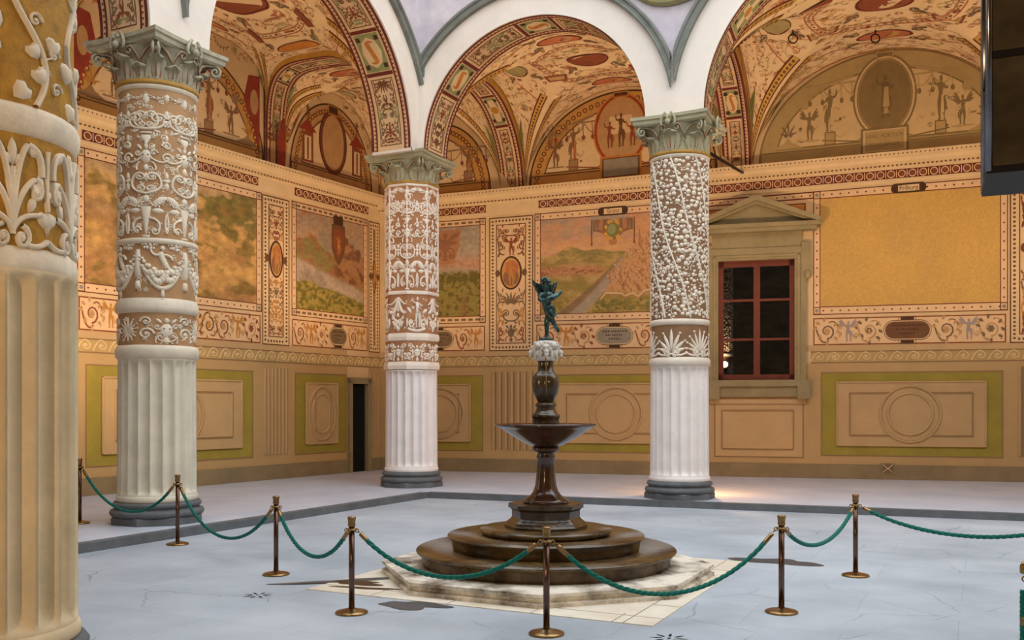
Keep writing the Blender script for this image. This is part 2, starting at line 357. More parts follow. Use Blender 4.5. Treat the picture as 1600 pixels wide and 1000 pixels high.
    def scrollpair(s, y=0, k=1):
        for d in (-1, 1):
            s.curve((0, y+.1*k), (d*.5*k, y+.1*k), (d*.42*k, y+.5*k), .08*k); s.spiral(d*.28*k, y+.5*k, .2*k, 0 if d > 0 else PI, d, 1.5, .07*k)
            s.leaf(d*.4*k, y+.3*k, .25*k, .12*k, PI/2-d*.9); s.leaf(d*.15*k, y+.08*k, .25*k, .1*k, -d*.5 if d > 0 else PI+.5)
    def bird(s):
        s.leaf(-.3, 0, .6, .2, .2); s.leaf(0, .05, .4, .16, 1.9); s.leaf(0, .05, .38, .14, 1.2)

def candelabra(art, cx, y0, y1, w, ms, h, rng, r=0, medal=None):
    """a symmetrical column of grotesque ornament between y0 and y1"""
    seq = ['urn', 'lyre', 'mask', 'scroll', 'palm', 'fig', 'scroll', 'herm', 'lyre', 'mask']
    i0 = rng.randrange(len(seq)); y = y0; i = 0
    while y < y1-.12*w:
        k = min(w*rng.uniform(.55, .72), y1-y)
        if medal and y < medal[1] and y+k > medal[0]:
            if y < medal[0]-.2*w: k = medal[0]-y
            else: y = medal[1]; continue
        p = Pen(art, cx, y, w*.62, k, rng.choice(ms), h, r); q = seq[(i0+i) % len(seq)]
        if q == 'fig': p.fig(0, .98, True)
        elif q == 'lyre': p.lyre(0, 1, .09)
        elif q == 'mask': p.mask(0, .95)
        elif q == 'scroll': p.scrollpair(0, 1)
        elif q == 'urn': p.urn(0, 1); p.palm(.7, .3, 5)
        elif q == 'palm': p.palm(0, .95, 9)
        else: p.herm(0, .98)
        for d in (-1, 1):                                     # side scrolls with leaves, mirrored
            g = Pen(art, cx+d*w*.36, y+k*.5, d*w*.26, k*.95, ms[(i+1) % len(ms)], h, r)
            g.spiral(.05, .1, .34, PI, 1, 1.35, .11); g.curve((-.5, -.45), (.1, -.5), (.3, -.15), .1); g.leaf(.1, -.35, .4, .2, -.6); g.leaf(-.2, .35, .4, .18, 1.9); g.m = ms[(i+2) % len(ms)]; g.dot(.42, .42, .09); g.leaf(.3, .1, .3, .16, 1.2); g.leaf(-.35, -.2, .3, .16, 2.4)
        y += k*1.01; i += 1
def rinceau(art, x0, x1, y, hh, ms, h, rng, r=0):
    n = max(1, round((x1-x0)/(hh*.82))); w = (x1-x0)/n
    for i in range(n):
        p = Pen(art, x0+w*(i+.5), y, w, hh, ms[i % len(ms)], h, r); d = 1 if i % 2 else -1
        if i % 4 == 1:
            p.fig(-.48, .98, True, d); p.m = ms[(i+1) % len(ms)]; p.spiral(d*.38, -.25, .15, 0, d, 1.3, .06); p.spiral(-d*.38, .2, .13, PI, d, 1.3, .06); p.leaf(-.42*d, -.3, .3, .14, 1.2); p.leaf(.3*d, .25, .26, .12, .4)
        else:
            p.curve((-.55, -.25*d), (-.3, .8*d), (.08, .42*d), .075); p.spiral(0, .0, .36, PI/2*d, -d, 1.35, .085); p.curve((.1, -.4*d), (.35, -.6*d), (.55, -.2*d), .06)
            p.m = ms[(i+2) % len(ms)]; p.flower(0, .0, .17)
            for (lx, ly, la) in ((-.38, .12*d, d*1.2), (.32, -.22*d, -d*.9), (.3, .27*d, d*.5), (-.32, -.32*d, d*3.6), (-.45, -.1*d, 2.8), (.42, .05, .6*d), (0, .42*d, d*1.5), (-.15, -.42*d, -d*1.4)): p.leaf(lx, ly, .26, .14, la)
            for q in range(4): p.dot(-.45+.3*q, d*(.46 if q % 2 else -.46), .035, n=6)
def grotesque_scatter(art, ok, x0, x1, y0, y1, cell, ms, h, rng, size=.42, aspect=1):
    ny = max(1, int((y1-y0)/cell)); nx = max(1, int((x1-x0)/(cell*aspect)))
    for j in range(ny):
        for i in range(nx):
            x = x0+(i+.5+rng.uniform(-.3, .3))*(x1-x0)/nx; y = y0+(j+.5+rng.uniform(-.3, .3))*(y1-y0)/ny
            if not ok(x, y): continue
            s = cell*size*rng.uniform(.75, 1.45); p = Pen(art, x, y, s*aspect, s, rng.choice(ms), h, 0, rng.choice((0, 0, PI, PI/2, -PI/2)) if rng.random() < .6 else rng.uniform(0, TAU))
            q = rng.random(); p2 = rng.choice(ms)
            if q < .26:
                p.curve((-1, -.3), (-.4, .75), (.3, .1), .055, 10); p.spiral(.42, .05, .34, PI*.8, 1, 1.4, .06); p.leaf(-.5, .15, .45, .14, 1.1); p.leaf(-.1, .25, .4, .13, -.9); p.m = p2; p.curve((-.3, .3), (.2, .9), (.7, .6), .045); p.spiral(.72, .45, .18, PI/2, -1, 1.2, .045); p.leaf(-.75, -.1, .35, .12, -1.2)
            elif q < .36: p.fig(-.5, 1, rng.random() < .5, rng.choice((-1, 1))); p.m = p2; p.curve((-.6, -.55), (0, -.75), (.6, -.5), .05)
            elif q < .46: p.bird(); p.m = p2; p.curve((-.9, -.4), (0, -.9), (.9, -.3), .05); p.leaf(-.5, -.6, .3, .1, 1); p.leaf(.4, -.6, .3, .1, 2)
            elif q < .62:
                p.st([(-1+2*t, -.5*4*t*(1-t)+.3) for t in [k/11 for k in range(12)]], .045)
                for t in (.12, .3, .5, .7, .88): p.leaf(-1+2*t, -.5*4*t*(1-t)+.3, .32, .11, -PI/2+rng.uniform(-.5, .5))
                p.m = p2; p.dot(-1, .3, .09); p.dot(1, .3, .09)
            elif q < .7: p.palm(-.4, .8, 7, .12)
            elif q < .78: p.urn(-.4, .8); p.m = p2; p.palm(.2, .5, 5, .1)
            elif q < .9: p.flower(0, 0, .26, None, p2); p.curve((0, 0), (.5, .5), (1, .1), .05); p.curve((0, 0), (-.5, -.5), (-1, -.1), .05); p.leaf(.5, .25, .3, .11, -.8); p.leaf(-.5, -.25, .3, .11, 2.3)
            else: p.lyre(-.4, .9, .05)
_tc = {}
def text_tris(t):
    if t in _tc: return _tc[t]
    cu = bpy.data.curves.new('lettering', 'FONT'); cu.body = t; cu.align_x = 'CENTER'; cu.align_y = 'CENTER'; cu.size = 1
    o = bpy.data.objects.new('lettering', cu); COL.objects.link(o)
    me = bpy.data.meshes.new_from_object(o.evaluated_get(bpy.context.evaluated_depsgraph_get()))
    r = ([(v.co.x, v.co.y) for v in me.vertices], [list(p.vertices) for p in me.polygons])
    bpy.data.objects.remove(o); bpy.data.meshes.remove(me); bpy.data.curves.remove(cu); _tc[t] = r
    return r
def letter(art, t, cx, cy, size, m, h, sx=1):
    v, f = text_tris(t); art.add([art.pt(cx+x*size*sx, cy+y*size, h) for x, y in v], f, m)

# ------------------------------------------------------------------ layout (metres; origin at the corner column, x along the back colonnade)
A_ = (5.918, -14.415); B_ = (0.0, -7.38); C_ = (0.0, 0.0); D_ = (6.21, 0.0); E_ = (13.6, .75); G_ = (0.0, -14.76)
CORNER = (-3.7037, 4.1864); BDIR = (.98130, .19250); LDIR = (.09056, .99589)
ZS = 7.39; KY = .97
def wall_point(w, s):
    d = BDIR if w == 'b' else LDIR
    return Vector((CORNER[0]+d[0]*s, CORNER[1]+d[1]*s, 0))

# ------------------------------------------------------------------ floors
mb = MB(); mb.box(-9, 30, -24, 12, -.5, -.12, M_floorC)
floor = mb.build('floor', kind='structure')
mb = MB()
outer = [(-9, -24), (-9, 12), (30, 12), (30, 1.5), (12.2, -.2), (1.15, -1.2), (.99, -10.2), (.9, -24)]
n = len(outer); mb.add([(x, y, -.119) for x, y in outer]+[(x, y, 0) for x, y in outer], [list(range(n, 2*n))[::-1]]+[(i, (i+1) % n, n+(i+1) % n, n+i) for i in range(n)], M_floorP)
ed = [(30, 1.5), (12.2, -.2), (1.15, -1.2), (.99, -10.2), (.9, -24)]
for i in range(len(ed)-1):                                   # dark stone riser of the step
    a, b = Vector((*ed[i], 0)), Vector((*ed[i+1], 0)); d = (b-a).normalized(); nn = Vector((-d.y, d.x, 0))
    if nn.x-nn.y < 0: nn = -nn
    q = [a+nn*.012, b+nn*.012, b-nn*.16, a-nn*.16]
    mb.add([(*v.xy, -.12) for v in q]+[(*v.xy, .004) for v in q], [(0, 1, 5, 4), (4, 5, 6, 7)], M_serena)
mb.build('floor', kind='structure')

# ------------------------------------------------------------------ walls with painted decoration
FR = {
 'fa': [(0, '#6b6436'), (.2, '#8a7a44'), (.42, '#77703f'), (.58, '#a5864c'), (.75, '#b58a58'), (1, '#b98e66')],
 'fb': [(0, '#7d6a3a'), (.25, '#a8894a'), (.45, '#97794a'), (.62, '#a88652'), (.8, '#a68a58'), (1, '#b89a6a')],
 'fc': [(0, '#6c6a34'), (.16, '#7d7a3c'), (.27, '#a39079'), (.47, '#a8957c'), (.56, '#85623c'), (.66, '#7d7040'), (.74, '#a98e74'), (.88, '#b08868'), (1, '#a48a68')],
 'fd': [(0, '#6b6430'), (.3, '#857a40'), (.42, '#6f5a32'), (.52, '#8d7d4a'), (.6, '#a8946e'), (.68, '#b78058'), (.8, '#a8927a'), (1, '#9a8c74')],
 'fe': [(0, '#77672f'), (.18, '#93803f'), (.3, '#b28a5a'), (.5, '#ba9058'), (.56, '#8c8348'), (.66, '#a79559'), (.78, '#bfa070'), (.9, '#c29578'), (1, '#ad9683')],
 'ff': [(0, '#c0954e'), (.4, '#c4994f'), (.7, '#c59a55'), (1, '#c0964f')]}
FAINT = ['f1', 'f2', 'f3', 'f4', 'f5', 'f6', 'f7']
GROT = ['brown', 'redbrown', 'ochre', 'greybrown', 'red', 'olive', 'tan', 'darkbrown']
def G(*k): return [P(x) for x in k]

class Wall:
    """a wall in its own frame: x along it, z up, h towards the room (-y)"""
    def __init__(s, which, name, s0, s1, holes, top):
        s.w = which; d = BDIR if which == 'b' else LDIR
        s.rz = math.atan2(d[1], d[0]); s.slope = .009 if which == 'b' else 0
        mb = MB(); xs = sorted({s0, s1, *[h[0] for h in holes], *[h[1] for h in holes]})
        for a, b in zip(xs, xs[1:]):
            hs = [h for h in holes if h[0] <= a and h[1] >= b]
            if not hs: mb.box(a, b, 0, .5, -.12, top, P('cream'))
            for h in hs:
                if h[2] > 0: mb.box(a, b, 0, .5, -.12, h[2], P('cream'))
                mb.box(a, b, 0, .5, h[3], top, P('cream'))
        s.o = mb.build(name, kind='structure'); s.o.location = (*CORNER, 0); s.o.rotation_euler = (0, 0, s.rz)
    def M(s, x, z, h):
        if s.slope and z > 4.2: z = z+(z-4.2)*s.slope*(x-3.7)
        return (x, -h, z)
    def art(s): return Art(s.M)
    def part(s, art, name, label=None):
        return art.build(name, s.o, label=label)

WB = Wall('b', 'wall_back', -.3, 26, [(9.35, 11.24, 2.45, 5.58)], 11.4)
WL = Wall('l', 'wall_left', -20, .3, [(-1.26, -.62, 0, 2.41)], 11.4)
ZB = dict(base=.36, gb=.56, gt=2.65, wb=2.87, wt=3.17, fb=3.32, ft=4.0, ob=4.08, ib=4.28, it=6.78, ot=6.97, eb=7.11, et=7.31)
E1, E2, E3, E4 = .004, .008, .012, .016

def dado_panel(w, x0, x1, circ=True, rx=None, clip=None, z0=None, z1=None):
    a = w.art(); z0 = z0 or ZB['gb']; z1 = z1 or ZB['gt']
    a.rect(x0, z0, x1, z1, P('green'), E1); a.frame(x0, z0, x1, z1, .03, P('dadoline'), E2)
    ix0, ix1, iz0, iz1 = x0+.38, x1-.38, z0+.27, z1-.26
    a.rect(ix0, iz0, ix1, iz1, P('dado2'), .03)
    for (p, q) in (((ix0, iz0), (ix1, iz0)), ((ix1, iz0), (ix1, iz1)), ((ix1, iz1), (ix0, iz1)), ((ix0, iz1), (ix0, iz0))):
        a.strip([p, q], .05, P('dado2'), .03, .03)
    fx0, fx1, fz0, fz1 = ix0+.3, ix1-.3, iz0+.26, iz1-.26
    cx, cz = (x0+x1)/2, (iz0+iz1)/2; R = (fz1-fz0)/2*1.32; rx = rx or R
    def seg(p, q):
        a.strip([p, q], .06, P('dado2'), .032, .035); a.strip([(p[0], p[1]), (q[0], q[1])], .018, P('dadoline'), .068)
    k = R*.62 if circ else 0
    if circ:
        xo = rx*sqrt(max(0, 1-(fz1-cz)**2/R**2))
        seg((fx0, fz1), (cx-xo, fz1)); seg((cx+xo, fz1), (fx1, fz1)); seg((fx0, fz0), (cx-xo, fz0)); seg((cx+xo, fz0), (fx1, fz0))
        seg((fx0, fz0), (fx0, fz1)); seg((fx1, fz0), (fx1, fz1))
        for r_, wd in ((1, .07), (.74, .07)):
            a.ring(cx, cz, rx*r_, R*r_, wd, P('dado2'), .032, 40, .04); a.ring(cx, cz, rx*r_*.965, R*r_*.965, .018, P('dadoline'), .06, 40)
    else:
        for p, q in (((fx0, fz0), (fx1, fz0)), ((fx1, fz0), (fx1, fz1)), ((fx1, fz1), (fx0, fz1)), ((fx0, fz1), (fx0, fz0))): seg(p, q)
    w.part(a, 'dado_panel')
def reeded_pilaster(w, x0, x1, n=7):
    a = w.art(); g = (x1-x0)/n
    for i in range(n):
        x = x0+g*(i+.5); a.strip([(x-g*.2, .62), (x-g*.2, 2.74)], g*.34, P('dado2'), E1, .05); a.strip([(x+g*.2, .62), (x+g*.2, 2.74)], g*.26, P('dadoline'), E2)  # dark strips paint in the shadow between the reeds
        a.ellipse(x+g*.2, .62, g*.13, g*.16, P('dadoline'), E2, 8)
    w.part(a, 'reeded_pilaster')
def painted_pilaster(w, x0, x1, rng):
    a = w.art(); z0, z1 = 3.3, 6.95
    a.rect(x0, z0, x1, z1, P('cream2'), E1); a.frame(x0, z0, x1, z1, .03, P('brown'), E2); wd = x1-x0
    for side in (x0+.1, x1-.1):                               # egg-and-dart border
        z = z0+.12
        while z < z1-.1: a.ellipse(side, z, .035, .03, P('brown'), E2, 6); z += .095
    for zz in (z0+.1, z1-.1):
        x = x0+.2
        while x < x1-.15: a.ellipse(x, zz, .03, .035, P('brown'), E2, 6); x += .095
    ix0, ix1, iz0, iz1 = x0+.2, x1-.2, z0+.2, z1-.2
    a.rect(ix0, iz0, ix1, iz1, P('pinkcream'), E2); a.frame(ix0, iz0, ix1, iz1, .025, P('brown'), E3)
    cx = (x0+x1)/2; zc = 5.42; rx = min(.26, (ix1-ix0)*.36)
    candelabra(a, cx, iz0+.06, iz1-.05, (ix1-ix0)*.95, G('brown', 'redbrown', 'ochre', 'greybrown'), E3, rng, 0, (zc-.47, zc+.47))
    a.ellipse(cx, zc, rx+.05, .46, P('darkbrown'), E3, 28); a.ellipse(cx, zc, rx, .41, P('f7'), E4, 28)
    a.ellipse(cx, zc-.12, rx*.85, .24, P('t4'), .017, 20); a.ellipse(cx+.02, zc+.14, rx*.7, .2, P('f5'), .0175, 18); p = Pen(a, cx, zc-.34, .5, .66, P('ochre'), .02); p.fig(0, 1)
    for d in (-1, 1): a.ellipse(cx+d*(rx+.12), zc, .07, .1, P('brown'), E3, 8)
    w.part(a, 'painted_pilaster')
def frieze(w, x0, x1, rng, cart=None, dark='greybrown', text=None):
    a = w.art(); z0, z1 = ZB['fb'], ZB['ft']
    a.rect(x0, z0, x1, z1, P('pinkcream'), E1); a.frame(x0, z0, x1, z1, .03, P('redbrown'), E2)
    zc = (z0+z1)/2; hh = (z1-z0)*.78; ms = G('redbrown', 'ochre', 'tan', 'brown') if dark != 'mono' else G('greybrown', 'lilacgrey', 'tan', 'greybrown')
    if cart is None: rinceau(a, x0+.08, x1-.08, zc, hh, ms, E2, rng)
    else:
        c, wd = cart; rinceau(a, x0+.08, c-wd-.08, zc, hh, ms, E2, rng); rinceau(a, c+wd+.08, x1-.08, zc, hh, ms, E2, rng)
        def pill(f, q, m, h):
            r_ = .25*f; L_ = wd*q-r_; pts = [(c+L_+r_*cos(t), zc+r_*sin(t)) for t in [-PI/2+PI*i/10 for i in range(11)]]+[(c-L_+r_*cos(t), zc+r_*sin(t)) for t in [PI/2+PI*i/10 for i in range(11)]]
            a.face(pts, m, h)
        for zz in (z0+.06, z1-.06): a.rect(c-.19, zz-.055, c+.19, zz+.055, P('cream2'), E2); a.rect(c-.15, zz-.03, c+.15, zz+.03, P('darkbrown'), E3); a.frame(c-.2, zz-.06, c+.2, zz+.06, .015, P('brown'), E3)
        pill(1, 1, P('brown'), E2); pill(.92, .97, P('cream2'), E3); pill(.84, .93, P({'grey': 'grey', 'mono': 'brown', 'greybrown': 'greybrown'}[dark]), E4)
        rr = random.Random(5)
        for k in range(3):                                   # worn lines of lettering
            x = c-wd*.62+.08*k
            while x < c+wd*.6-.08*k:
                l = rr.uniform(.02, .05); a.rect(x, zc+.1-.1*k, x+l, zc+.135-.1*k, P('darkbrown'), .02); x += l+rr.uniform(.015, .03)
    w.part(a, 'frieze_panel')
from mathutils import noise as MN
def nz(x, y, o=5, sd=0): return MN.fractal(Vector((x+sd*13.7, y-sd*7.1, sd*3.3)), 1.0, 2.1, o, noise_basis='PERLIN_ORIGINAL')
def hx(h): return Vector([int(h[i:i+2], 16)/255 for i in (0, 2, 4)])
def sst(a, b, x): t = min(1, max(0, (x-a)/(b-a))); return t*t*(3-2*t)
def gs(x, c, w): return math.exp(-((x-c)/w)**2)
def pt_town(u, t):
    n = nz(u*5, t*5, 5, 1); n2 = nz(u*26, t*40, 3, 2); n3 = nz(u*9, t*14, 4, 3)
    c = hx('c08c62').lerp(hx('9d8a76'), sst(.72, 1.0, t+.25*n-.15*u)); c = c.lerp(hx('c79c6a'), .6*gs(t, .66, .08)); c = c.lerp(hx('b98a76'), .5*sst(.1, .5, n3))
    r1 = .6+.10*gs(u, .2, .09)+.05*gs(u, .36, .06)+.03*gs(u, .5, .1)+.02*nz(u*14, 0, 4, 4)
    if t < r1: c = c.lerp(hx('7c713e').lerp(hx('a88f54'), sst(-.3, .5, nz(u*12, t*16, 4, 5)+(t-.55)*2)), .85)
    k = sst(.02, -.03, t-(.53+.015*n3)); c = c.lerp(hx('b0905a').lerp(hx('8d7a40'), sst(-.1, .4, n+.35-u*1.1)), k)
    tw = gs(t, .44-.02*n, .05)*sst(.46, .36, u); c = c.lerp(hx('b07a56').lerp(hx('7f5438'), sst(-.1, .5, n2)), min(1, tw*1.1))
    top = .34+.5*max(0, 1-abs(u-.7)/.27)**.9
    if t < top+.02*n2 and u > .4: c = c.lerp(hx('bd8d60').lerp(hx('8b5e3e'), sst(-.05, .55, nz(u*60+t*20, t*14, 3, 6)+.3*n2)), .9*sst(.0, .05, top-t)*sst(.16, .24, t))
    cx = .2+.75*t-.3*t*t; w_ = .1*(1-t/.62)+.008
    if t < .56: c = c.lerp(hx('a08e7a').lerp(hx('80664a'), sst(.01, -.03, u-cx)), sst(w_, w_*.75, abs(u-cx))*.9)
    if t < .2: c = c.lerp(hx('77692f').lerp(hx('a3894c'), sst(-.2, .4, nz(u*22, t*30, 4, 7))), .75*sst(.2, .12, t+.04*n)*(0 if abs(u-cx) < w_ else 1))
    return c*(1+.12*n2*.5)
def pt_lake(u, t):
    n = nz(u*4, t*5, 5, 11); n2 = nz(u*24, t*30, 4, 12); n3 = nz(u*9, t*9, 4, 13)
    c = hx('a98a6c').lerp(hx('93816e'), sst(-.2, .5, n)); c = c.lerp(hx('a8714a'), .7*sst(.1, .45, n3)*sst(.5, .2, u)*sst(.6, .8, t))
    ridge = .7+.06*gs(u, .22, .12)-.36*max(0, u-.25)+.02*n3
    if t < ridge: c = c.lerp(hx('82723f').lerp(hx('94603c'), sst(-.1, .3, n3+.9*(ridge-t-.08))), .85)
    rr_ = .9-.55*(u-.55)
    if u > .5 and t < rr_+.05*n3: c = c.lerp(hx('a06e46').lerp(hx('6c4630'), sst(-.05, .35, n3)), .8*sst(.5, .62, u)*sst(.34, .46, t+.1*u))
    lk = .52-.26*u+.015*n3; c = c.lerp(hx('a8927c').lerp(hx('8f7d6c'), sst(-.2, .5, n)), sst(.03, -.03, t-lk))
    hl = .27+.03*gs(u, .15, .1)-.14*u*u+.01*n2; c = c.lerp(hx('6e642c').lerp(hx('958040'), sst(-.3, .4, n2+(.2-t))), sst(.015, -.015, t-hl))
    return c*(1+.1*n2)
def pt_wood(u, t):
    n = nz(u*5, t*4, 5, 21); n2 = nz(u*22, t*18, 5, 22); n3 = nz(u*8+3, t*7, 5, 23)
    c = hx('bd9154').lerp(hx('a3784a'), sst(-.3, .4, n)); c = c.lerp(hx('b8986c'), .8*sst(.6, .95, t+.2*n))
    c = c.lerp(hx('6f6330'), .85*sst(.0, .4, n3+.9*gs(u, .85, .2)*gs(t, .85, .25)-.12)); c = c.lerp(hx('8c6a38'), .7*sst(.05, .4, n3*.8+.5*gs(u, .5, .15)*gs(t, .6, .12)-.05))
    c = c.lerp(hx('a06c46'), .55*gs(u, .48, .1)*gs(t, .25, .16)); return c*(1+.16*n2)
def pt_green(u, t):
    n = nz(u*5, t*4, 5, 31); n2 = nz(u*20, t*18, 5, 32); n3 = nz(u*7, t*6, 5, 33)
    c = hx('a5854e').lerp(hx('b58f6c'), sst(.55, .95, t+.25*n)); return c.lerp(hx('6f6534'), .75*sst(-.1, .4, n3+.25-.3*abs(t-.5)))*(1+.15*n2)
def pt_field(u, t):
    n = nz(u*5, t*6, 5, 41); n2 = nz(u*22, t*26, 5, 42)
    c = hx('9c8c78').lerp(hx('b08468'), gs(t+.06*n, .6, .07)); c = c.lerp(hx('a8957c'), .6*gs(t+.05*n, .74, .06)); k = sst(.02, -.04, t-.5-.03*n2)
    c = c.lerp(hx('8a7a40').lerp(hx('5e5428'), sst(-.1, .4, n2+.5*gs(t, .42, .05))), k); return c.lerp(hx('8c5c3c'), .5*k*gs(u, .8, .05)*sst(.3, .1, t))*(1+.12*n2)
def pt_bare(u, t):
    n = nz(u*3, t*2, 4, 51); return hx('c39a52').lerp(hx('bd9654'), sst(-.3, .4, n))*(1+.03*nz(u*60, t*40, 3, 52))
PAINT = {'fe': pt_town, 'fc': pt_lake, 'fb': pt_wood, 'fa': pt_green, 'fd': pt_field, 'ff': pt_bare}
def painted_surface(f, key, x0, x1, z0, z1, h, cell=.022):
    """a fresco as a fine grid whose pigment is stored per vertex"""
    nx, nz_ = int((x1-x0)/cell), int((z1-z0)/cell); fn = PAINT[key]
    m = MATS.get('fresco_pigment')
    if not m:
        m = bpy.data.materials.new('fresco_pigment'); m.use_nodes = True; nt = m.node_tree; b = nt.nodes['Principled BSDF']; at = nt.nodes.new('ShaderNodeVertexColor'); at.layer_name = 'pigment'
        tc = nt.nodes.new('ShaderNodeTexCoord'); n2 = nt.nodes.new('ShaderNodeTexNoise'); n2.inputs['Scale'].default_value = 22; n2.inputs['Detail'].default_value = 4; nt.links.new(tc.outputs['Object'], n2.inputs['Vector'])
        mx = nt.nodes.new('ShaderNodeMixRGB'); mx.blend_type = 'OVERLAY'; mx.inputs[0].default_value = .25; nt.links.new(at.outputs['Color'], mx.inputs[1]); nt.links.new(n2.outputs['Fac'], mx.inputs[2]); nt.links.new(mx.outputs[0], b.inputs['Base Color'])
        b.inputs['Roughness'].default_value = .85; b.inputs['Specular IOR Level'].default_value = .2; MATS['fresco_pigment'] = m
    f.rect(x0, z0, x1, z1, m, h, nx, nz_); f.cols = []
    for j in range(nz_+1):
        for i in range(nx+1):
            c = fn(i/nx, j/nz_); f.cols.append([max(0, min(1, q)) for q in c])
def finish_fresco(w, f):
    o = w.part(f, 'fresco'); me = o.data; a = me.color_attributes.new('pigment', 'FLOAT_COLOR', 'POINT'); n = len(me.vertices); buf = [1.0]*(4*n)
    for i, c in enumerate(f.cols):
        for q in range(3): v = c[q]; buf[4*i+q] = v/12.92 if v <= .04045 else ((v+.055)/1.055)**2.4
    a.data.foreach_set('color', buf); return o
def picture(w, x0, x1, key, seed, dots=True, title=None, crest=None, amp=.12):
    a = w.art(); z0, z1, iz0, iz1 = ZB['ob'], ZB['ot'], ZB['ib'], ZB['it']; bw = .17
    a.rect(x0, z0, x1, z1, P('pinkcream'), E1); a.frame(x0, z0, x1, z1, .02, P('maroon'), E2); a.frame(x0+bw-.02, iz0-.02, x1-bw+.02, iz1+.02, .02, P('maroon'), E2)
    x = x0+.24
    while x < x1-.15:
        for zz in ((z0+iz0)/2, (z1+iz1)/2):
            if dots: a.ellipse(x, zz, .022, .022, P('maroon'), E2, 6)
            else: a.rect(x-.07, zz-.03, x+.06, zz+.03, P('greybrown'), E2)
        x += .2
    z = iz0+.1
    while z < iz1:
        for xx in (x0+bw/2, x1-bw/2): a.ellipse(xx, z, .02, .022, P('maroon'), E2, 6)
        z += .2
    for xx in (x0+bw/2, x1-bw/2):
        for zz in ((z0+iz0)/2, (z1+iz1)/2): a.frame(xx-.085, zz-.09, xx+.085, zz+.09, .02, P('maroon'), E3); a.ellipse(xx, zz, .045, .045, P('grey'), E3, 8)
    if title:
        c, t = title; zz = (z1+iz1)/2; a.rect(c-.3, zz-.1, c+.3, zz+.12, P('darkbrown'), E3); a.ellipse(c-.3, zz+.01, .1, .11, P('darkbrown'), E3); a.ellipse(c+.3, zz+.01, .1, .11, P('darkbrown'), E3)
        a.rect(c-.24, zz-.06, c+.24, zz+.08, P('cream2'), E4); letter(a, t, c, zz+.01, .15, P('darkbrown'), .02)
    w.part(a, 'picture_frame')
    f = w.art(); painted_surface(f, key, x0+bw, x1-bw, iz0, iz1, E2, .03 if key in ('fa', 'ff') else .021)
    if crest:
        c, kind = crest
        if kind == 'green':
            for d in (-1, 1):                                # drapery in folds behind the cartouche
                for k in range(5): f.strip([(c+d*(.12+.09*k), 6.68), (c+d*(.16+.085*k), 6.4), (c+d*(.13+.05*k), 6.2-.0*k+.05*k)], lambda t: .085*(1-.35*t), P(('t4', 'f6', 't2')[k % 3]), .0135+.0003*k)
                f.strip([(c+d*.56, 6.7), (c+d*.57, 6.4), (c+d*.565, 6.08)], .03, P('brown'), .0155); f.ellipse(c+d*.565, 6.06, .025, .05, P('brown'), .016, 8)
            p = Pen(f, c, 6.12, .8, .8, P('gold'), .016); p.dot(0, .34, .27, P('ochre'), 20); p.dot(0, .02, .15, P('t2'), 14, 1, .16)
            for q in range(14): p.dot(.265*cos(q*TAU/14), .34+.265*sin(q*TAU/14), .05, P('t4' if q % 2 else 'gold'), 8)
            for q in (-1, 1): p.spiral(q*.2, .08, .09, PI/2, q, 1.2, .05, P('gold')); p.spiral(q*.12, .62, .08, 0, q, 1.2, .04, P('gold'))
            f.ellipse(c, 6.4, .17, .19, P('olive'), .0175, 22); f.ellipse(c-.03, 6.42, .11, .13, P('sage'), .019, 16)
        elif kind == 'shield':
            f.rect(c-.19, 6.55, c+.19, 6.86, P('darkbrown'), E3); f.face([(c-.26, 6.62), (c+.26, 6.62), (c+.26, 6.0), (c+.12, 5.66), (c, 5.55), (c-.12, 5.66), (c-.26, 6.0)], P('brown'), .0165)
            f.face([(c-.2, 6.5), (c+.2, 6.5), (c+.2, 6.05), (c, 5.7), (c-.2, 6.05)], P('redbrown'), .02); p = Pen(f, c, 5.85, .35, .5, P('ochre'), .024); p.fig()
        elif kind == 'eagle':
            f.face([(c-.45, 6.7), (c+.45, 6.7), (c+.4, 6.2), (c+.25, 5.75), (c-.25, 5.75), (c-.4, 6.2)], P('t2'), .0135); p = Pen(f, c, 5.85, .8, .8, P('t4'), .015); p.herm(); p.mask(.1, .7)
    rr = random.Random(6)
    if key == 'fb':                                           # faint boughs
        for pts in ([(-6.35, 5.5), (-6.15, 5.6), (-6.0, 5.75), (-5.8, 5.85), (-5.72, 5.98)], [(-5.72, 5.96), (-5.55, 5.85), (-5.45, 5.7), (-5.25, 5.6)], [(-6.6, 5.1), (-6.4, 5.2), (-6.2, 5.35), (-6.08, 5.6)]): f.strip(pts, lambda t: .01+.022*t*(1-t), P('t2'), .0142)
    if key == 'fe':                                           # hill town and bastions
        def house(x, z, s_, h): f.rect(x-s_/2, z, x+s_/2, z+s_*1.2, P(rr.choice(('t1', 't1', 't2', 's1'))), h); f.face([(x-s_*.6, z+s_*1.2), (x+s_*.6, z+s_*1.2), (x, z+s_*1.7)], P(rr.choice(('t4', 't2', 't2'))), h+.0006)
        pts = []
        for k in range(170):
            x = 6.5+1.3*rr.random(); top = 4.95+1.2*max(0, 1-abs(x-7.35)/1.05)**.8; pts.append((5.0+(top-5.0)*rr.random(), x))
        pts.sort(reverse=True)
        for k, (z, x) in enumerate(pts): house(x, z, rr.uniform(.025, .055), .014+.000008*k)
        for k in range(60): x = rr.uniform(4.85, 6.2); house(x, 5.25+.2*rr.random()+.06*(x-4.9), rr.uniform(.018, .03), .014)
        bp_ = [(6.3, 4.62), (6.45, 4.78), (6.85, 4.76), (6.95, 4.69), (7.15, 4.76), (7.3, 4.66), (7.45, 4.8), (7.9, 4.9)]
        f.strip(bp_, .045, P('t3'), .0175); f.strip([(x, z-.035) for x, z in bp_], .02, P('t2'), .0178)
        f.rect(7.31, 6.02, 7.37, 6.22, P('t2'), .018); f.strip([(7.34, 6.2), (7.34, 6.38)], .015, P('t4'), .018)
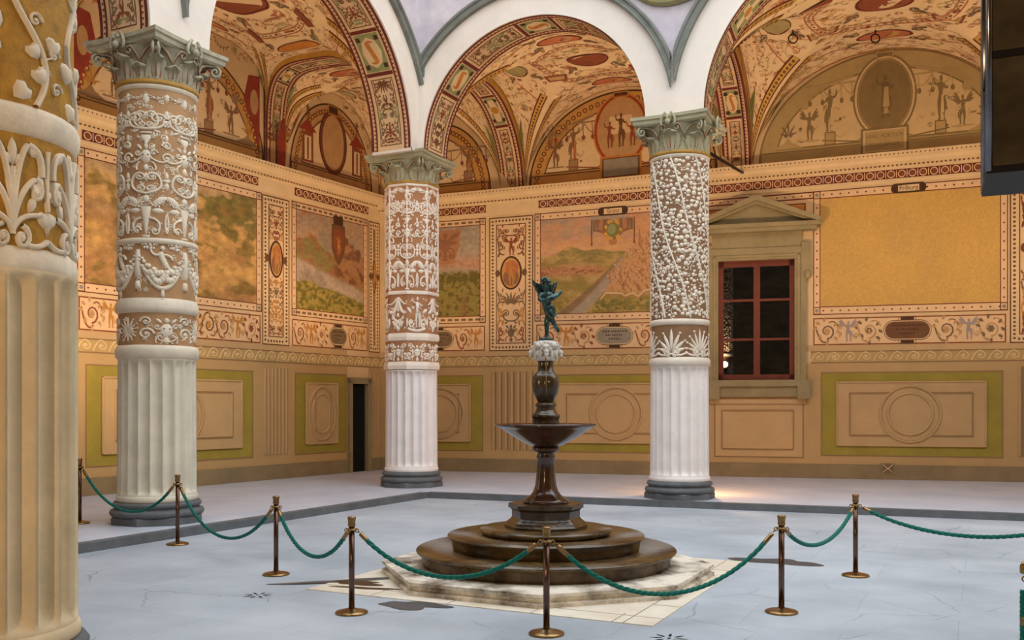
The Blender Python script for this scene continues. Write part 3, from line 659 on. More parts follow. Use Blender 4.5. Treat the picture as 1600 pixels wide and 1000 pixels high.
        for k in range(60):
            x = rr.uniform(6.2, 8.2); z = rr.uniform(4.34, 4.58); f.ellipse(x, z, rr.uniform(.025, .05), rr.uniform(.02, .04), P(rr.choice(('h2', 'g2', 'g1'))), .018, 7)
    finish_fresco(w, f)
def wave_band(w, x0, x1):
    a = w.art(); z0, z1 = ZB['wb'], ZB['wt']; a.rect(x0, z0, x1, z1, P('wave'), E1); a.rect(x0, z1-.03, x1, z1, P('dadoline'), E2); a.rect(x0, z0, x1, z0+.03, P('dadoline'), E2)
    n = int((x1-x0)/.36)
    for i in range(n):
        p = Pen(a, x0+(i+.5)*(x1-x0)/n, (z0+z1)/2, .36, .3, P('wavelight'), E2, .012); p.curve((-.5, -.35), (-.2, .55), (.12, .35), .1); p.spiral(.05, 0, .33, PI/2, -1, 1.3, .11)
    w.part(a, 'wave_band')
def cornice(w, x0, x1, eggs):
    a = w.art(); pr = [(7.02, 0), (7.03, .03), (7.33, .04), (7.36, .1), (7.42, .1), (7.46, .2), (7.53, .24), (7.56, .32), (7.66, .34), (7.68, 0)]
    N_ = 24
    for (za, ha), (zb, hb) in zip(pr, pr[1:]):
        for i in range(N_):
            xa, xb = x0+(x1-x0)*i/N_, x0+(x1-x0)*(i+1)/N_; a.add([a.pt(xa, za, ha), a.pt(xb, za, ha), a.pt(xb, zb, hb), a.pt(xa, zb, hb)], [(0, 1, 2, 3)], P('cream2'))
    x = x0
    while x < x1: a.rect(x, 7.375, x+.05, 7.41, P('brown'), .106); a.ellipse(x+.03, 7.6, .018, .02, P('brown'), .334, 5); x += .1
    for e0, e1 in eggs:
        a.rect(e0, ZB['eb'], e1, ZB['et'], P('maroon'), .046); n = int((e1-e0)/.24)
        for i in range(n):
            c = e0+(i+.5)*(e1-e0)/n; zc = (ZB['eb']+ZB['et'])/2; a.ring(c, zc, .08, .075, .025, P('pinkcream'), .05, 12, .012); a.ellipse(c, zc, .05, .05, P('redbrown'), .052, 8); a.rect(c+.11, ZB['eb']+.02, c+.13, ZB['et']-.02, P('pinkcream'), .05)
    w.part(a, 'cornice')
def lunette(w, c, hw, z0, hh, style, rng):
    a = w.art(); mono = style == 'mono'
    def arc(f, n=48, g=None): return [(c+hw*(g or f)*cos(PI-PI*i/n), z0+hh*f*sin(PI-PI*i/n)) for i in range(n+1)]
    bg = P('lunmono') if mono else P('f7' if style != 'oval' else 'tan'); fld = P('lunmono2') if mono else P('cream2')
    a.face(arc(1), bg, E1); a.strip(arc(.99), .04, P('lunmono3' if mono else 'darkbrown'), E2)
    fi = 1-.42/hh; zb = z0+.34
    inner = [(x, max(z, zb)) for x, z in arc(fi, 48, 1-.42/hw)]
    a.face(inner, fld, E2); a.strip(inner+[inner[0]], .035, P('lunmono3' if mono else 'brown'), E3)
    if not mono:
        n = 40
        for i in range(n):
            t = PI*(i+.5)/n; a.ellipse(c+(hw-.21)*cos(t), z0+(hh-.21)*sin(t), .07, .07, P('redbrown' if i % 2 else 'brown'), E2, 7); a.ellipse(c+(hw-.21)*cos(t), z0+(hh-.21)*sin(t), .035, .035, P('gold'), E3, 6)
    a.rect(c-hw+.06, z0+.04, c+hw-.06, zb-.06, bg, E2); a.frame(c-hw+.05, z0+.03, c+hw-.05, zb-.05, .03, P('lunmono3' if mono else 'brown'), E3)
    ms = G('lunmono3', 'greybrown', 'lunmono') if mono else G('redbrown', 'ochre', 'greybrown', 'brown', 'orange')
    fg = G('lunmono', 'lunmono3', 'lunmono2') if mono else G('f3', 'f6', 'f5')
    # oval medallion in the middle
    ow = .62 if style in ('mono', 'red') else .42; oh = .82 if style != 'oval' else .72; oz = z0+hh*.56 if style != 'oval' else z0+hh*.52
    if style != 'plain':
        f1, f2, f3 = {'mono': ('lunmono3', 'lunmono2', 'lunmono'), 'red': ('orange', 'red', 'tan'), 'oval': ('maroon', 'brown', 'tan')}[style]
        a.ellipse(c, oz, ow+.12, oh+.12, P(f1), E3, 36); a.ring(c, oz, ow+.05, oh+.05, .05, P(f2), E4, 36); a.ellipse(c, oz, ow, oh, P(f3), E4, 36)
        if style == 'mono':
            a.ellipse(c, oz, ow*.98, oh*.98, P('lunmono3'), .018, 36); p = Pen(a, c, oz-.5, .7, 1.0, P('lunmono4'), .02); p.fig(0, 1, False); p.m = P('lunmono'); p.h = .022; p.drape(.05, .7, .6, .22)
        elif style == 'red':
            for dx, k in ((-.3, .7), (0, .9), (.3, .65)): Pen(a, c+dx, oz-.45, .5, k, P('redbrown' if dx else 'brown'), .02).fig()
            a.rect(c-.3, oz-.1, c+.3, oz+.35, P('pinkcream'), .018)
        a.rect(c-.18, oz+oh+.02, c+.18, z0+hh-.04, P('lunmono3' if mono else 'darkbrown'), E4); a.frame(c-.2, oz+oh, c+.2, z0+hh-.03, .03, P('lunmono' if mono else 'ochre'), .02)
    lim = hw-.55
    for d in (-1, 1):
        x1_ = c+d*(ow+.65 if style != 'plain' else .9)
        if abs(x1_-c) < lim:
            hgt = min(1.75, hh*.72*sqrt(max(.05, 1-((x1_-c)/(hw-.3))**2)))
            a.rect(x1_-.13, zb, x1_+.13, zb+.3, fg[0], E3); a.frame(x1_-.13, zb, x1_+.13, zb+.3, .025, fg[1], E4); Pen(a, x1_, zb+.3, .58, hgt-.42, fg[1], E4).fig(0, .95, False, d); Pen(a, x1_+.04, zb+.32, .4, (hgt-.42)*.5, fg[2], .018).drape(0, 1, 1, .2)
            for q in range(3): a.strip([(x1_-.7+.5*q+.5*t, zb+hgt-.14-.25*4*t*(1-t)) for t in [k/10 for k in range(11)]], .025, fg[0], E3)
            a.strip([(x1_-.6, zb+hgt-.12), (x1_+.6, zb+hgt-.1)], .04, fg[0], E3)
            for q in (-.5, -.2, .25, .5): a.strip([(x1_+q, zb+hgt-.12), (x1_+q+.02, zb+hgt-.5)], .02, ms[2 % len(ms)], E3); a.ellipse(x1_+q+.02, zb+hgt-.5, .05, .07, ms[0], E3, 7)
            if ((x1_-c)/(hw-.5))**2+((zb+hgt+.3-z0)/(hh-.5))**2 < 1: pp = Pen(a, x1_-d*.25, zb+hgt+.25, .35, .35, ms[0], E3); pp.flower(0, 0, .5, ms[1]); pp.leaf(.2, 0, .7, .3, .4); pp.leaf(-.2, 0, .7, .3, 2.6)
            a.strip([(x1_, zb+hgt-.1), ((x1_+c+d*ow)/2, zb+hgt-.02), (c+d*(ow+.1), zb+hgt+.05)], .06, fg[0], E3)
            a.strip([(x1_+d*.2, zb+.12), ((x1_+c)/2, zb+.02), (c+d*.4, zb+.14)], .03, ms[0], E3)
        x2_ = c+d*(ow+1.15)
        if abs(x2_-c) < lim: Pen(a, x2_, zb+.15, .48, .68, fg[1], E3).fig(0, 1, True, -d); Pen(a, x2_+d*.1, zb+1.0, .3, .3, fg[0], E3).flower(0, 0, .45); a.strip([(x2_-.25, zb+.13), (x2_+.25, zb+.13)], .03, fg[0], E3)
        x3_ = c+d*(ow+1.65)
        if abs(x3_-c) < lim+.1: a.face([(x3_-.42, zb), (x3_+.36, zb), (x3_+.08, zb+.14), (x3_, zb+.26), (x3_-.1, zb+.14)], fg[0], E3); Pen(a, x3_, zb+.3, .35, .4, ms[1], E3).palm(0, .9, 5)
        if style == 'oval':
            a.rect(c+d*.95-.2, zb+.05, c+d*.95+.2, zb+.85, P('redbrown'), E3); a.rect(c+d*.95-.12, zb+.1, c+d*.95+.12, zb+.72, P('cream2'), E4); a.rect(c+d*.95-.03, zb+.12, c+d*.95+.03, zb+.68, P('brown'), .018)
            a.face([(c+d*.95-.32, zb+.85), (c+d*.95+.32, zb+.85), (c+d*.95, zb+1.15)], P('red'), E4); Pen(a, c+d*.95, zb+1.15, .3, .4, P('brown'), E3).fig()
    grotesque_scatter(a, lambda x, z: z > zb+.12 and ((x-c)/(hw-.6))**2+((z-z0)/(hh-.6))**2 < .95 and ((x-c)/(ow+.3))**2+((z-oz)/(oh+.3))**2 > 1, c-hw, c+hw, z0, z0+hh, .3, ms if mono else G(*FAINT, 'redbrown'), E3-.001, rng, .42)
    if style in ('mono', 'red'):
        a.rect(c-.55, z0+.02, c+.55, z0+.62, P('lunmono2' if mono else 'brown'), .02); a.frame(c-.55, z0+.02, c+.55, z0+.62, .05, P('lunmono3' if mono else 'orange'), .024)
        a.rect(c-.45, z0+.1, c+.45, z0+.54, P('lunmono' if mono else 'grey'), .022)
        if mono: letter(a, 'HINC FORTIOR', c, z0+.42, .125, P('lunmono3'), .026); letter(a, 'ET CLARIOR', c, z0+.22, .125, P('lunmono3'), .026)
    w.part(a, 'lunette')
def plain_bands(w, x0, x1, holes):
    a = w.art()
    def spans():
        xs = [x0]+[q for h in holes for q in h]+[x1]
        return list(zip(xs[::2], xs[1::2]))
    for p, q in spans(): a.rect(p, 0, q, ZB['base'], P('base'), .035); a.add([a.pt(p, ZB['base'], 0), a.pt(q, ZB['base'], 0), a.pt(q, ZB['base'], .035), a.pt(p, ZB['base'], .035)], [(0, 1, 2, 3)], P('base'))
    w.part(a, 'skirting')
    a = w.art()
    for p, q in spans(): a.rect(p, ZB['base'], q, ZB['wb'], P('dado'), .002)
    for p, q in spans(): a.rect(p, ZB['wt'], q, ZB['fb'], P('dado2'), .002)
    w.part(a, 'dado_field')

rg = random.Random(21)
# back wall
plain_bands(WB, 0, 26, [(9.12, 11.5)])
a = WB.art(); a.rect(9.12, ZB['base'], 11.5, 2.04, P('dado'), .002); a.rect(9.12, 0, 11.5, ZB['base'], P('base'), .035); WB.part(a, 'dado_field')
wave_band(WB, 0, 9.05); wave_band(WB, 11.62, 26)
cornice(WB, 0, 26, [(.35, 3.15), (4.62, 16.05), (17.7, 25)])
dado_panel(WB, .55, 3.05); dado_panel(WB, 4.72, 8.7, rx=None); dado_panel(WB, 11.86, 16.0)
a = WB.art()                                                    # panel below the window
a.rect(9.25, .5, 11.45, 1.92, P('dado2'), .012); a.frame(9.25, .5, 11.45, 1.92, .03, P('dadoline'), .014); a.rect(9.15, 1.86, 11.5, 1.98, P('dado2'), .05)
for p, q in (((9.45, .72), (11.2, .72)), ((11.2, .72), (11.2, 1.7)), ((11.2, 1.7), (9.45, 1.7)), ((9.45, 1.7), (9.45, .72))): a.strip([p, q], .06, P('dado2'), .014, .03); a.strip([p, q], .02, P('dadoline'), .046)
WB.part(a, 'dado_panel')
reeded_pilaster(WB, 3.28, 4.5); reeded_pilaster(WB, 16.3, 17.5)
painted_pilaster(WB, 3.22, 4.46, rg); painted_pilaster(WB, 16.14, 17.5, rg)
frieze(WB, .4, 3.1, rg, (1.75, .45), 'greybrown'); frieze(WB, 4.55, 9.0, rg, (6.67, .5), 'grey'); frieze(WB, 11.68, 16.06, rg, (13.87, .55), 'mono')
picture(WB, .45, 3.12, 'fd', 4, False, None, (1.95, 'eagle'), .16); picture(WB, 4.5, 9.0, 'fe', 2, True, (6.63, 'Gratz'), (6.63, 'green'), .05); picture(WB, 11.68, 16.1, 'ff', 7, True, (13.9, 'Friburg'), None, .3)
a = WB.art()                                                    # painted field over the window
a.rect(8.9, 6.3, 11.6, 6.97, P('pinkcream'), E1); a.frame(8.9, 6.8, 11.7, 6.97, .03, P('maroon'), E2); x = 9
while x < 11.6: a.ellipse(x, 6.88, .022, .022, P('maroon'), E2, 6); x += .2
a.rect(8.95, 6.1, 11.5, 6.72, P('orange'), E2); a.frame(8.95, 6.1, 11.5, 6.72, .03, P('brown'), E3); WB.part(a, 'painted_field')
lunette(WB, 1.72, 1.55, 7.68, 2.05, 'plain', rg); lunette(WB, 6.84, 2.5, 7.68, 2.28, 'red', rg); lunette(WB, 13.35, 3.0, 7.68, 2.36, 'mono', rg); lunette(WB, 20.5, 3.0, 7.68, 2.3, 'plain', rg)
# left wall
plain_bands(WL, -19.5, 0, [(-1.38, -.5)])
wave_band(WL, -19.5, 0); cornice(WL, -19.5, 0, [(-18, -10.5), (-9.3, -4.62), (-3.4, -.55)])
dado_panel(WL, -9.2, -4.75); dado_panel(WL, -3.35, -1.42, rx=.5); dado_panel(WL, -18, -11)
reeded_pilaster(WL, -4.42, -3.58); reeded_pilaster(WL, -.46, -.05, 4); reeded_pilaster(WL, -10.35, -9.55)
painted_pilaster(WL, -4.46, -3.55, rg); painted_pilaster(WL, -.5, -.02, rg); painted_pilaster(WL, -10.4, -9.5, rg)
frieze(WL, -9.35, -4.52, rg); frieze(WL, -3.45, -.55, rg, (-1.75, .35), 'greybrown'); frieze(WL, -18, -10.5, rg)
picture(WL, -9.38, -4.48, 'fb', 9, True, None, None, .32); picture(WL, -3.47, -.55, 'fc', 5, False, None, (-1.75, 'shield'), .1); picture(WL, -18, -10.5, 'fa', 6, True, None, None, .3)
lunette(WL, -7.0, 2.6, 7.68, 2.35, 'plain', rg); lunette(WL, -1.95, 1.6, 7.68, 2.1, 'oval', rg); lunette(WL, -13, 2.8, 7.68, 2.5, 'plain', rg)
a = WL.art()                                                    # tall strips and red wedges between the lunettes
for x0, x1 in ((-4.42, -3.98), ):
    a.rect(x0, 7.72, x1, 10.4, P('tan'), E3); a.frame(x0, 7.72, x1, 10.4, .05, P('darkbrown'), E4); candelabra(a, (x0+x1)/2, 8.3, 10.3, .4, G('brown', 'redbrown', 'greybrown'), E4, rg)
a.rect(-3.98, 7.72, -3.7, 10.2, P('red'), E3)
for d, xx in ((-1, -4.55), (1, -9.45)): a.face([(xx, 7.8), (xx+d*.5, 9.1), (xx+d*.35, 9.7), (xx, 9.75)], P('red'), E2+.002); a.ellipse(xx+d*.18, 9.1, .13, .3, P('tan'), E4, 16)
grotesque_scatter(a, lambda x, z: ((x+7)/2.7)**2+((z-7.68)/2.45)**2 > 1.05 and z > 8 and not (abs(x+7) > 1.9 and z < 9.8), -9.5, -4.5, 8.2, 10.6, .32, G(*FAINT, 'redbrown'), E2, rg, .55)
grotesque_scatter(a, lambda x, z: ((x+1.95)/1.7)**2+((z-7.68)/2.2)**2 > 1.05 and z > 8, -3.6, -.1, 8.2, 10.6, .28, G(*FAINT, 'redbrown'), E2, rg, .55)
WL.part(a, 'painted_field')

# window (back wall)
def in_wall(o, w, name=None):
    o.location = (*CORNER, 0); o.rotation_euler = (0, 0, w.rz); return o
wn = empty('window_1', kind='structure'); in_wall(wn, WB)
mb = MB()
mb.box(9.1, 9.36, -.14, .06, 2.3, 5.5, M_winstone); mb.box(11.23, 11.5, -.14, .06, 2.3, 5.5, M_winstone); mb.box(9.1, 11.5, -.14, .06, 5.5, 5.8, M_winstone); mb.box(9.2, 11.4, -.1, .06, 5.8, 6.18, M_winstone)
mb.box(9.24, 9.3, -.17, 0, 2.4, 5.62, M_winstone); mb.box(11.29, 11.36, -.17, 0, 2.4, 5.62, M_winstone); mb.box(9.24, 11.36, -.17, 0, 5.56, 5.62, M_winstone)
mb.box(9.05, 11.55, -.12, .06, 2.04, 2.3, M_winstone); mb.box(9.0, 11.6, -.2, .06, 2.3, 2.46, M_winstone); mb.box(9.1, 9.4, -.2, .02, 1.98, 2.3, M_winstone); mb.box(11.3, 11.6, -.2, .02, 1.98, 2.3, M_winstone)
for d, xx in ((-1, 9.1), (1, 11.5)): mb.box(xx-.1, xx+.1, -.16, 0, 5.1, 5.9, M_winstone); mb.ball((xx+d*.04, -.12, 5.1), .1, M_winstone, 10, (1, 1, 1.3))
mb.build('window_surround', wn)
mb = MB()
mb.box(8.85, 11.75, -.36, .02, 6.18, 6.28, M_winstone); mb.box(8.75, 11.85, -.42, .02, 6.28, 6.38, M_winstone)
def prism(mb, pts, y0, y1, m):
    n = len(pts); mb.add([(x, y0, z) for x, z in pts]+[(x, y1, z) for x, z in pts], [list(range(n)), list(range(n, 2*n))[::-1]]+[(i, n+i, n+(i+1) % n, (i+1) % n) for i in range(n)], m)
prism(mb, [(8.95, 6.38), (11.65, 6.38), (10.3, 6.94)], -.14, .02, M_winstone)
for d in (-1, 1): prism(mb, [(10.3+d*1.55, 6.34), (10.3+d*1.55, 6.46), (10.3, 7.1), (10.3, 6.96)], -.42, .02, M_winstone); prism(mb, [(10.3+d*1.4, 6.36), (10.3+d*1.4, 6.44), (10.3, 7.0), (10.3, 6.88)], -.3, .02, M_winstone)
mb.build('pediment', wn)
mb = MB()
X0, X1, Z0_, Z1_ = 9.352, 11.238, 2.455, 5.5
mb.box(X0, X0+.13, .03, .13, Z0_, Z1_, M_wood); mb.box(X1-.13, X1, .03, .13, Z0_, Z1_, M_wood); mb.box(X0, X1, .03, .13, Z0_, Z0_+.15, M_wood); mb.box(X0, X1, .03, .13, Z1_-.15, Z1_, M_wood)
mb.box(10.23, 10.39, .02, .12, Z0_, Z1_, M_wood)
for zz in (3.5, 4.5): mb.box(X0, X1, .05, .11, zz-.03, zz+.03, M_wood)
wf = mb.build('window_frame', wn)
gm = bpy.data.materials.new('dark_window_glass'); gm.use_nodes = True; b_ = gm.node_tree.nodes['Principled BSDF']
b_.inputs['Base Color'].default_value = (.004, .005, .006, 1); b_.inputs['Roughness'].default_value = .015; b_.inputs['IOR'].default_value = 1.7
mb = MB(); mb.box(X0+.1, X1-.1, .075, .085, Z0_+.1, Z1_-.1, gm); mb.build('window_glass', wf)
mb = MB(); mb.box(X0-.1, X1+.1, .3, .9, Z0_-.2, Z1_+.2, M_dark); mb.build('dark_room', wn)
# door (left wall)
dr = empty('door_1', kind='structure'); in_wall(dr, WL)
mb = MB(); mb.box(-1.38, -1.26, -.1, .1, 0, 2.55, M_winstone); mb.box(-.62, -.48, -.1, .1, 0, 2.55, M_winstone); mb.box(-1.38, -.48, -.1, .1, 2.41, 2.58, M_winstone); mb.build('door_frame', dr)
mb = MB(); mb.box(-1.27, -.61, .04, .4, 0, 2.42, M_dark); mb.box(-1.27, -.61, .4, .9, 0, 2.42, M_dark); mb.build('dark_opening', dr)

# ------------------------------------------------------------------ arcades (walls of the court)
def soffit_art(M, L, wd, rng, scheme):
    """painted panels on an underside: x along the arch (length L), y across (-wd..wd)"""
    a = Art(M, (.12, 5))
    a.rect(0, -wd, L, wd, P('pinkcream'), .004)
    for d in (-1, 1):
        a.rect(0, d*wd-.06*(d > 0), L, d*wd+.06*(d < 0), P('maroon'), .008); a.rect(0, d*(wd-.14)-.02, L, d*(wd-.14)+.02, P('maroon'), .008)
        x = .05
        while x < L: a.ellipse(x, d*(wd-.1), .022, .025, P('redbrown'), .009, 5); x += .09
    n = max(3, 2*int(L/2.6)+1); x = 0
    lens = [1.3 if i % 2 == 0 else .75 for i in range(n)]; f = L/sum(lens); w = wd-.17
    for i in range(n):
        l = lens[i]*f; a.rect(x-.04, -w, x+.04, w, P('maroon'), .009)
        if i % 2 == 0:
            a.frame(x+.1, -w+.06, x+l-.1, w-.06, .02, P('brown'), .009)
            M2 = a.M; b = Art(lambda p, q, h, M2=M2: M2(q, p, h)); candelabra(b, 0, x+.16, x+l-.14, w*1.5, G('greybrown', 'redbrown', 'brown', 'sage'), .011, rng); a.v_join(b)
        else:
            a.rect(x+.06, -w+.04, x+l-.06, w-.04, P('sage'), .008); c = x+l/2
            if scheme % 2: a.rect(c-.09, -w*.75, c+.09, w*.75, P('cream2'), .011); a.rect(c-l*.35, -.09, c+l*.35, .09, P('cream2'), .0112); a.ellipse(c, 0, .12, .12, P('ochre'), .013, 10)
            else: a.ellipse(c, 0, l*.36, w*.72, P('cream2'), .011, 8); a.ellipse(c, 0, l*.28, w*.56, P('orange'), .013, 16)
            for dx in (-1, 1):
                for dy in (-1, 1): a.rect(c+dx*l*.32-.05, dy*w*.68-.05, c+dx*l*.32+.05, dy*w*.68+.05, P('darkbrown'), .011)
        x += l
    return a
def v_join(s, o):
    k = len(s.v); s.v += o.v
    for f, m, q in zip(o.f, o.m, o.sm): s.f.append([i+k for i in f]); s.m.append(s.mi(o.mats[m])); s.sm.append(q)
MB.v_join = v_join

def arcade(name, p, q, side, r, r2, top=14.0, half=.5, seed=1, ctr=None, lo=None, hi=None):
    """wall between column centres p and q with one round arch; 'side' = court side sign of the left-hand normal"""
    half += .0011*seed
    p = Vector((*p, 0)); q = Vector((*q, 0)); L = (q-p).length; d = (q-p)/L; nn = Vector((-d.y, d.x, 0))*side; c = ctr or L/2; lo = -.008 if lo is None else lo; hi = L+.008 if hi is None else L-hi
    def W(x, z, h): return p+d*x+nn*h+Vector((0, 0, z))
    N_ = 56; pts = [(c-r*cos(PI*i/N_), ZS+KY*r*sin(PI*i/N_)) for i in range(N_+1)]
    mb = MB()
    for h in (half, -half):
        for (x0, z0), (x1, z1) in zip(pts, pts[1:]): mb.add([W(x0, z0, h), W(x1, z1, h), W(x1, top, h), W(x0, top, h)], [(0, 1, 2, 3)], M_spandrel if h > 0 else M_white)
        for x0, x1 in ((-.06, c-r), (c+r, L+.06)): mb.add([W(x0, ZS-.06, h), W(x1, ZS-.06, h), W(x1, top, h), W(x0, top, h)], [(0, 1, 2, 3)], M_white if h < 0 else M_spandrel)
    full = [(c-r, ZS-.06)]+pts+[(c+r, ZS-.06)]
    for (x0, z0), (x1, z1) in zip(full, full[1:]): mb.add([W(x0, z0, half), W(x1, z1, half), W(x1, z1, -half), W(x0, z0, -half)], [(0, 1, 2, 3)], M_white)
    for x0, x1 in ((0, c-r), (c+r, L)): mb.add([W(x0, ZS-.06, half), W(x1, ZS-.06, half), W(x1, ZS-.06, -half), W(x0, ZS-.06, -half)], [(0, 1, 2, 3)], M_white)
    mb.add([W(0, top, half), W(L, top, half), W(L, top, -half), W(0, top, -half)], [(0, 1, 2, 3)], M_white)
    o = mb.build(name, kind='structure')
    # white archivolt, standing 3 cm proud
    mb = MB(); hb = half+.03
    def ringpts(rad, n=72): return [(min(max(c-rad*cos(PI*i/n), lo-.05), hi+.05), ZS+KY*rad*sin(PI*i/n)) for i in range(n+1)]
    a_in, a_out = ringpts(r), ringpts(r2)
    for (i0, i1), (o0, o1) in zip(zip(a_in, a_in[1:]), zip(a_out, a_out[1:])):
        mb.add([W(*i0, hb), W(*i1, hb), W(*o1, hb), W(*o0, hb)], [(0, 1, 2, 3)], M_white); mb.add([W(*i0, hb), W(*i1, hb), W(*i1, half), W(*i0, half)], [(0, 1, 2, 3)], M_white)
    for d_ in (-1, 1):
        xa, xb = (c-r2-.2, c-r) if d_ < 0 else (c+r, c+r2+.2); xa, xb = max(xa, lo-.05), min(xb, hi+.05)
        zt = ZS+1.0; xs = (0 if d_ < 0 else L); mb.add([W(xa, ZS-.06, hb), W(xb, ZS-.06, hb), W(xb, ZS, hb), W(xa, ZS, hb)], [(0, 1, 2, 3)], M_white)
        ro = c+.001  # fill between the ring and the line over the column
        n = 20
        for i in range(n):
            t0, t1 = .42*i/n, .42*(i+1)/n; A0 = (c+d_*r2*cos(t0), ZS+KY*r2*sin(t0)); A1 = (c+d_*r2*cos(t1), ZS+KY*r2*sin(t1)); lim = hi+.05 if d_ > 0 else lo-.05
            B0 = (lim, A0[1]); B1 = (lim, A1[1])
            if d_*(A0[0]-lim) < 0 and d_*(A1[0]-lim) < 0 and A0[1] < ZS+1.1: mb.add([W(*A0, hb), W(*A1, hb), W(*B1, hb), W(*B0, hb)], [(0, 1, 2, 3)], M_white)
    mb.build('archivolt', o)
    # grey moulding outside it
    pr = [(0, 0), (0, .1), (.03, .12), (.06, .09), (.11, .09), (.13, .13), (.17, .14), (.19, .1), (.19, 0)]
    mb = MB(); n = 90; vs = []; ok = []; cl = []
    for i in range(n+1):
        t = PI*i/n
        for dr_, h in pr:
            x = c-(r2+dr_)*cos(t); z = ZS+KY*(r2+dr_)*sin(t); x = min(max(x, lo), hi); cl.append(x in (lo, hi)); vs.append(W(x, z, half+h+.03))
        ok.append(lo < c-(r2+.015)*cos(t) < hi)
    k = len(pr)
    for i in range(n):
        if ok[i] and ok[i+1]: mb.add([vs[i*k+j] for j in range(k)]+[vs[(i+1)*k+j] for j in range(k)], [(j, j+1, k+j+1, k+j) for j in range(k-1) if not all(cl[q] for q in (i*k+j, i*k+j+1, (i+1)*k+j, (i+1)*k+j+1))], M_moulding)
    mb.build('arch_moulding', o)
    # painted soffit
    Ls = PI*r
    def SM(x, y, h):
        t = PI*x/Ls; rr = r-h; return W(c-rr*cos(t), ZS+KY*rr*sin(t), -y)
    soffit_art(SM, Ls, half-.005, random.Random(seed), seed).build('painted_soffit', o)
    # faded painting in the spandrels
    a = Art(lambda x, z, h: W(x, z, half+h)); rr = random.Random(seed+5); lav = [mat('paint_lilac', '#b9a9bd', .85, .1, 3), mat('paint_paleblue', '#aab4bd', .85, .1, 3), mat('paint_rose', '#cbb2b0', .85, .1, 3), mat('paint_chalk', '#ddd8d8', .85, .1, 3)]
    grotesque_scatter(a, lambda x, z: (x-c)**2+(z-ZS)**2 > (r2+.5)**2, .1, L-.1, ZS+1.2, 12.5, .8, lav, .006, rr, .45)
    a.build('spandrel_painting', o)
    return o
ARB = arcade('wall_court_back', C_, D_, -1, 2.525, 3.09, seed=2, ctr=3.155, lo=.53)
ARB2 = arcade('wall_court_back', D_, E_, -1, 3.16, 3.745, seed=3)
ARL = arcade('wall_court_left', B_, C_, -1, 3.0, 3.58, seed=4, ctr=3.56, hi=.53)
ARL2 = arcade('wall_court_left', G_, B_, -1, 3.05, 3.7, seed=5)
ARB3 = arcade('wall_court_back', E_, (19.85, 1.45), -1, 2.53, 3.1, seed=9)
# round medallion frame over the second arcade column
mb = MB()
for i in range(48):
    t0, t1 = TAU*i/48, TAU*(i+1)/48; pr = [(.86, 0), (.88, .1), (.95, .14), (1.02, .1), (1.06, 0)]
    for (ra, ha), (rb, hb) in zip(pr, pr[1:]):
        mb.add([(6.21+ra*cos(t0), -.53-ha, 10.55+ra*sin(t0)), (6.21+ra*cos(t1), -.53-ha, 10.55+ra*sin(t1)), (6.21+rb*cos(t1), -.53-hb, 10.55+rb*sin(t1)), (6.21+rb*cos(t0), -.53-hb, 10.55+rb*sin(t0))], [(0, 1, 2, 3)], mat('medallion_gilt', '#a8a070', .6, .25, 6), True)
mb.add([(6.21+.87*cos(TAU*i/40), -.54, 10.55+.87*sin(TAU*i/40)) for i in range(40)], [list(range(40))], M_spandrel)
mb.build('medallion', ARB)

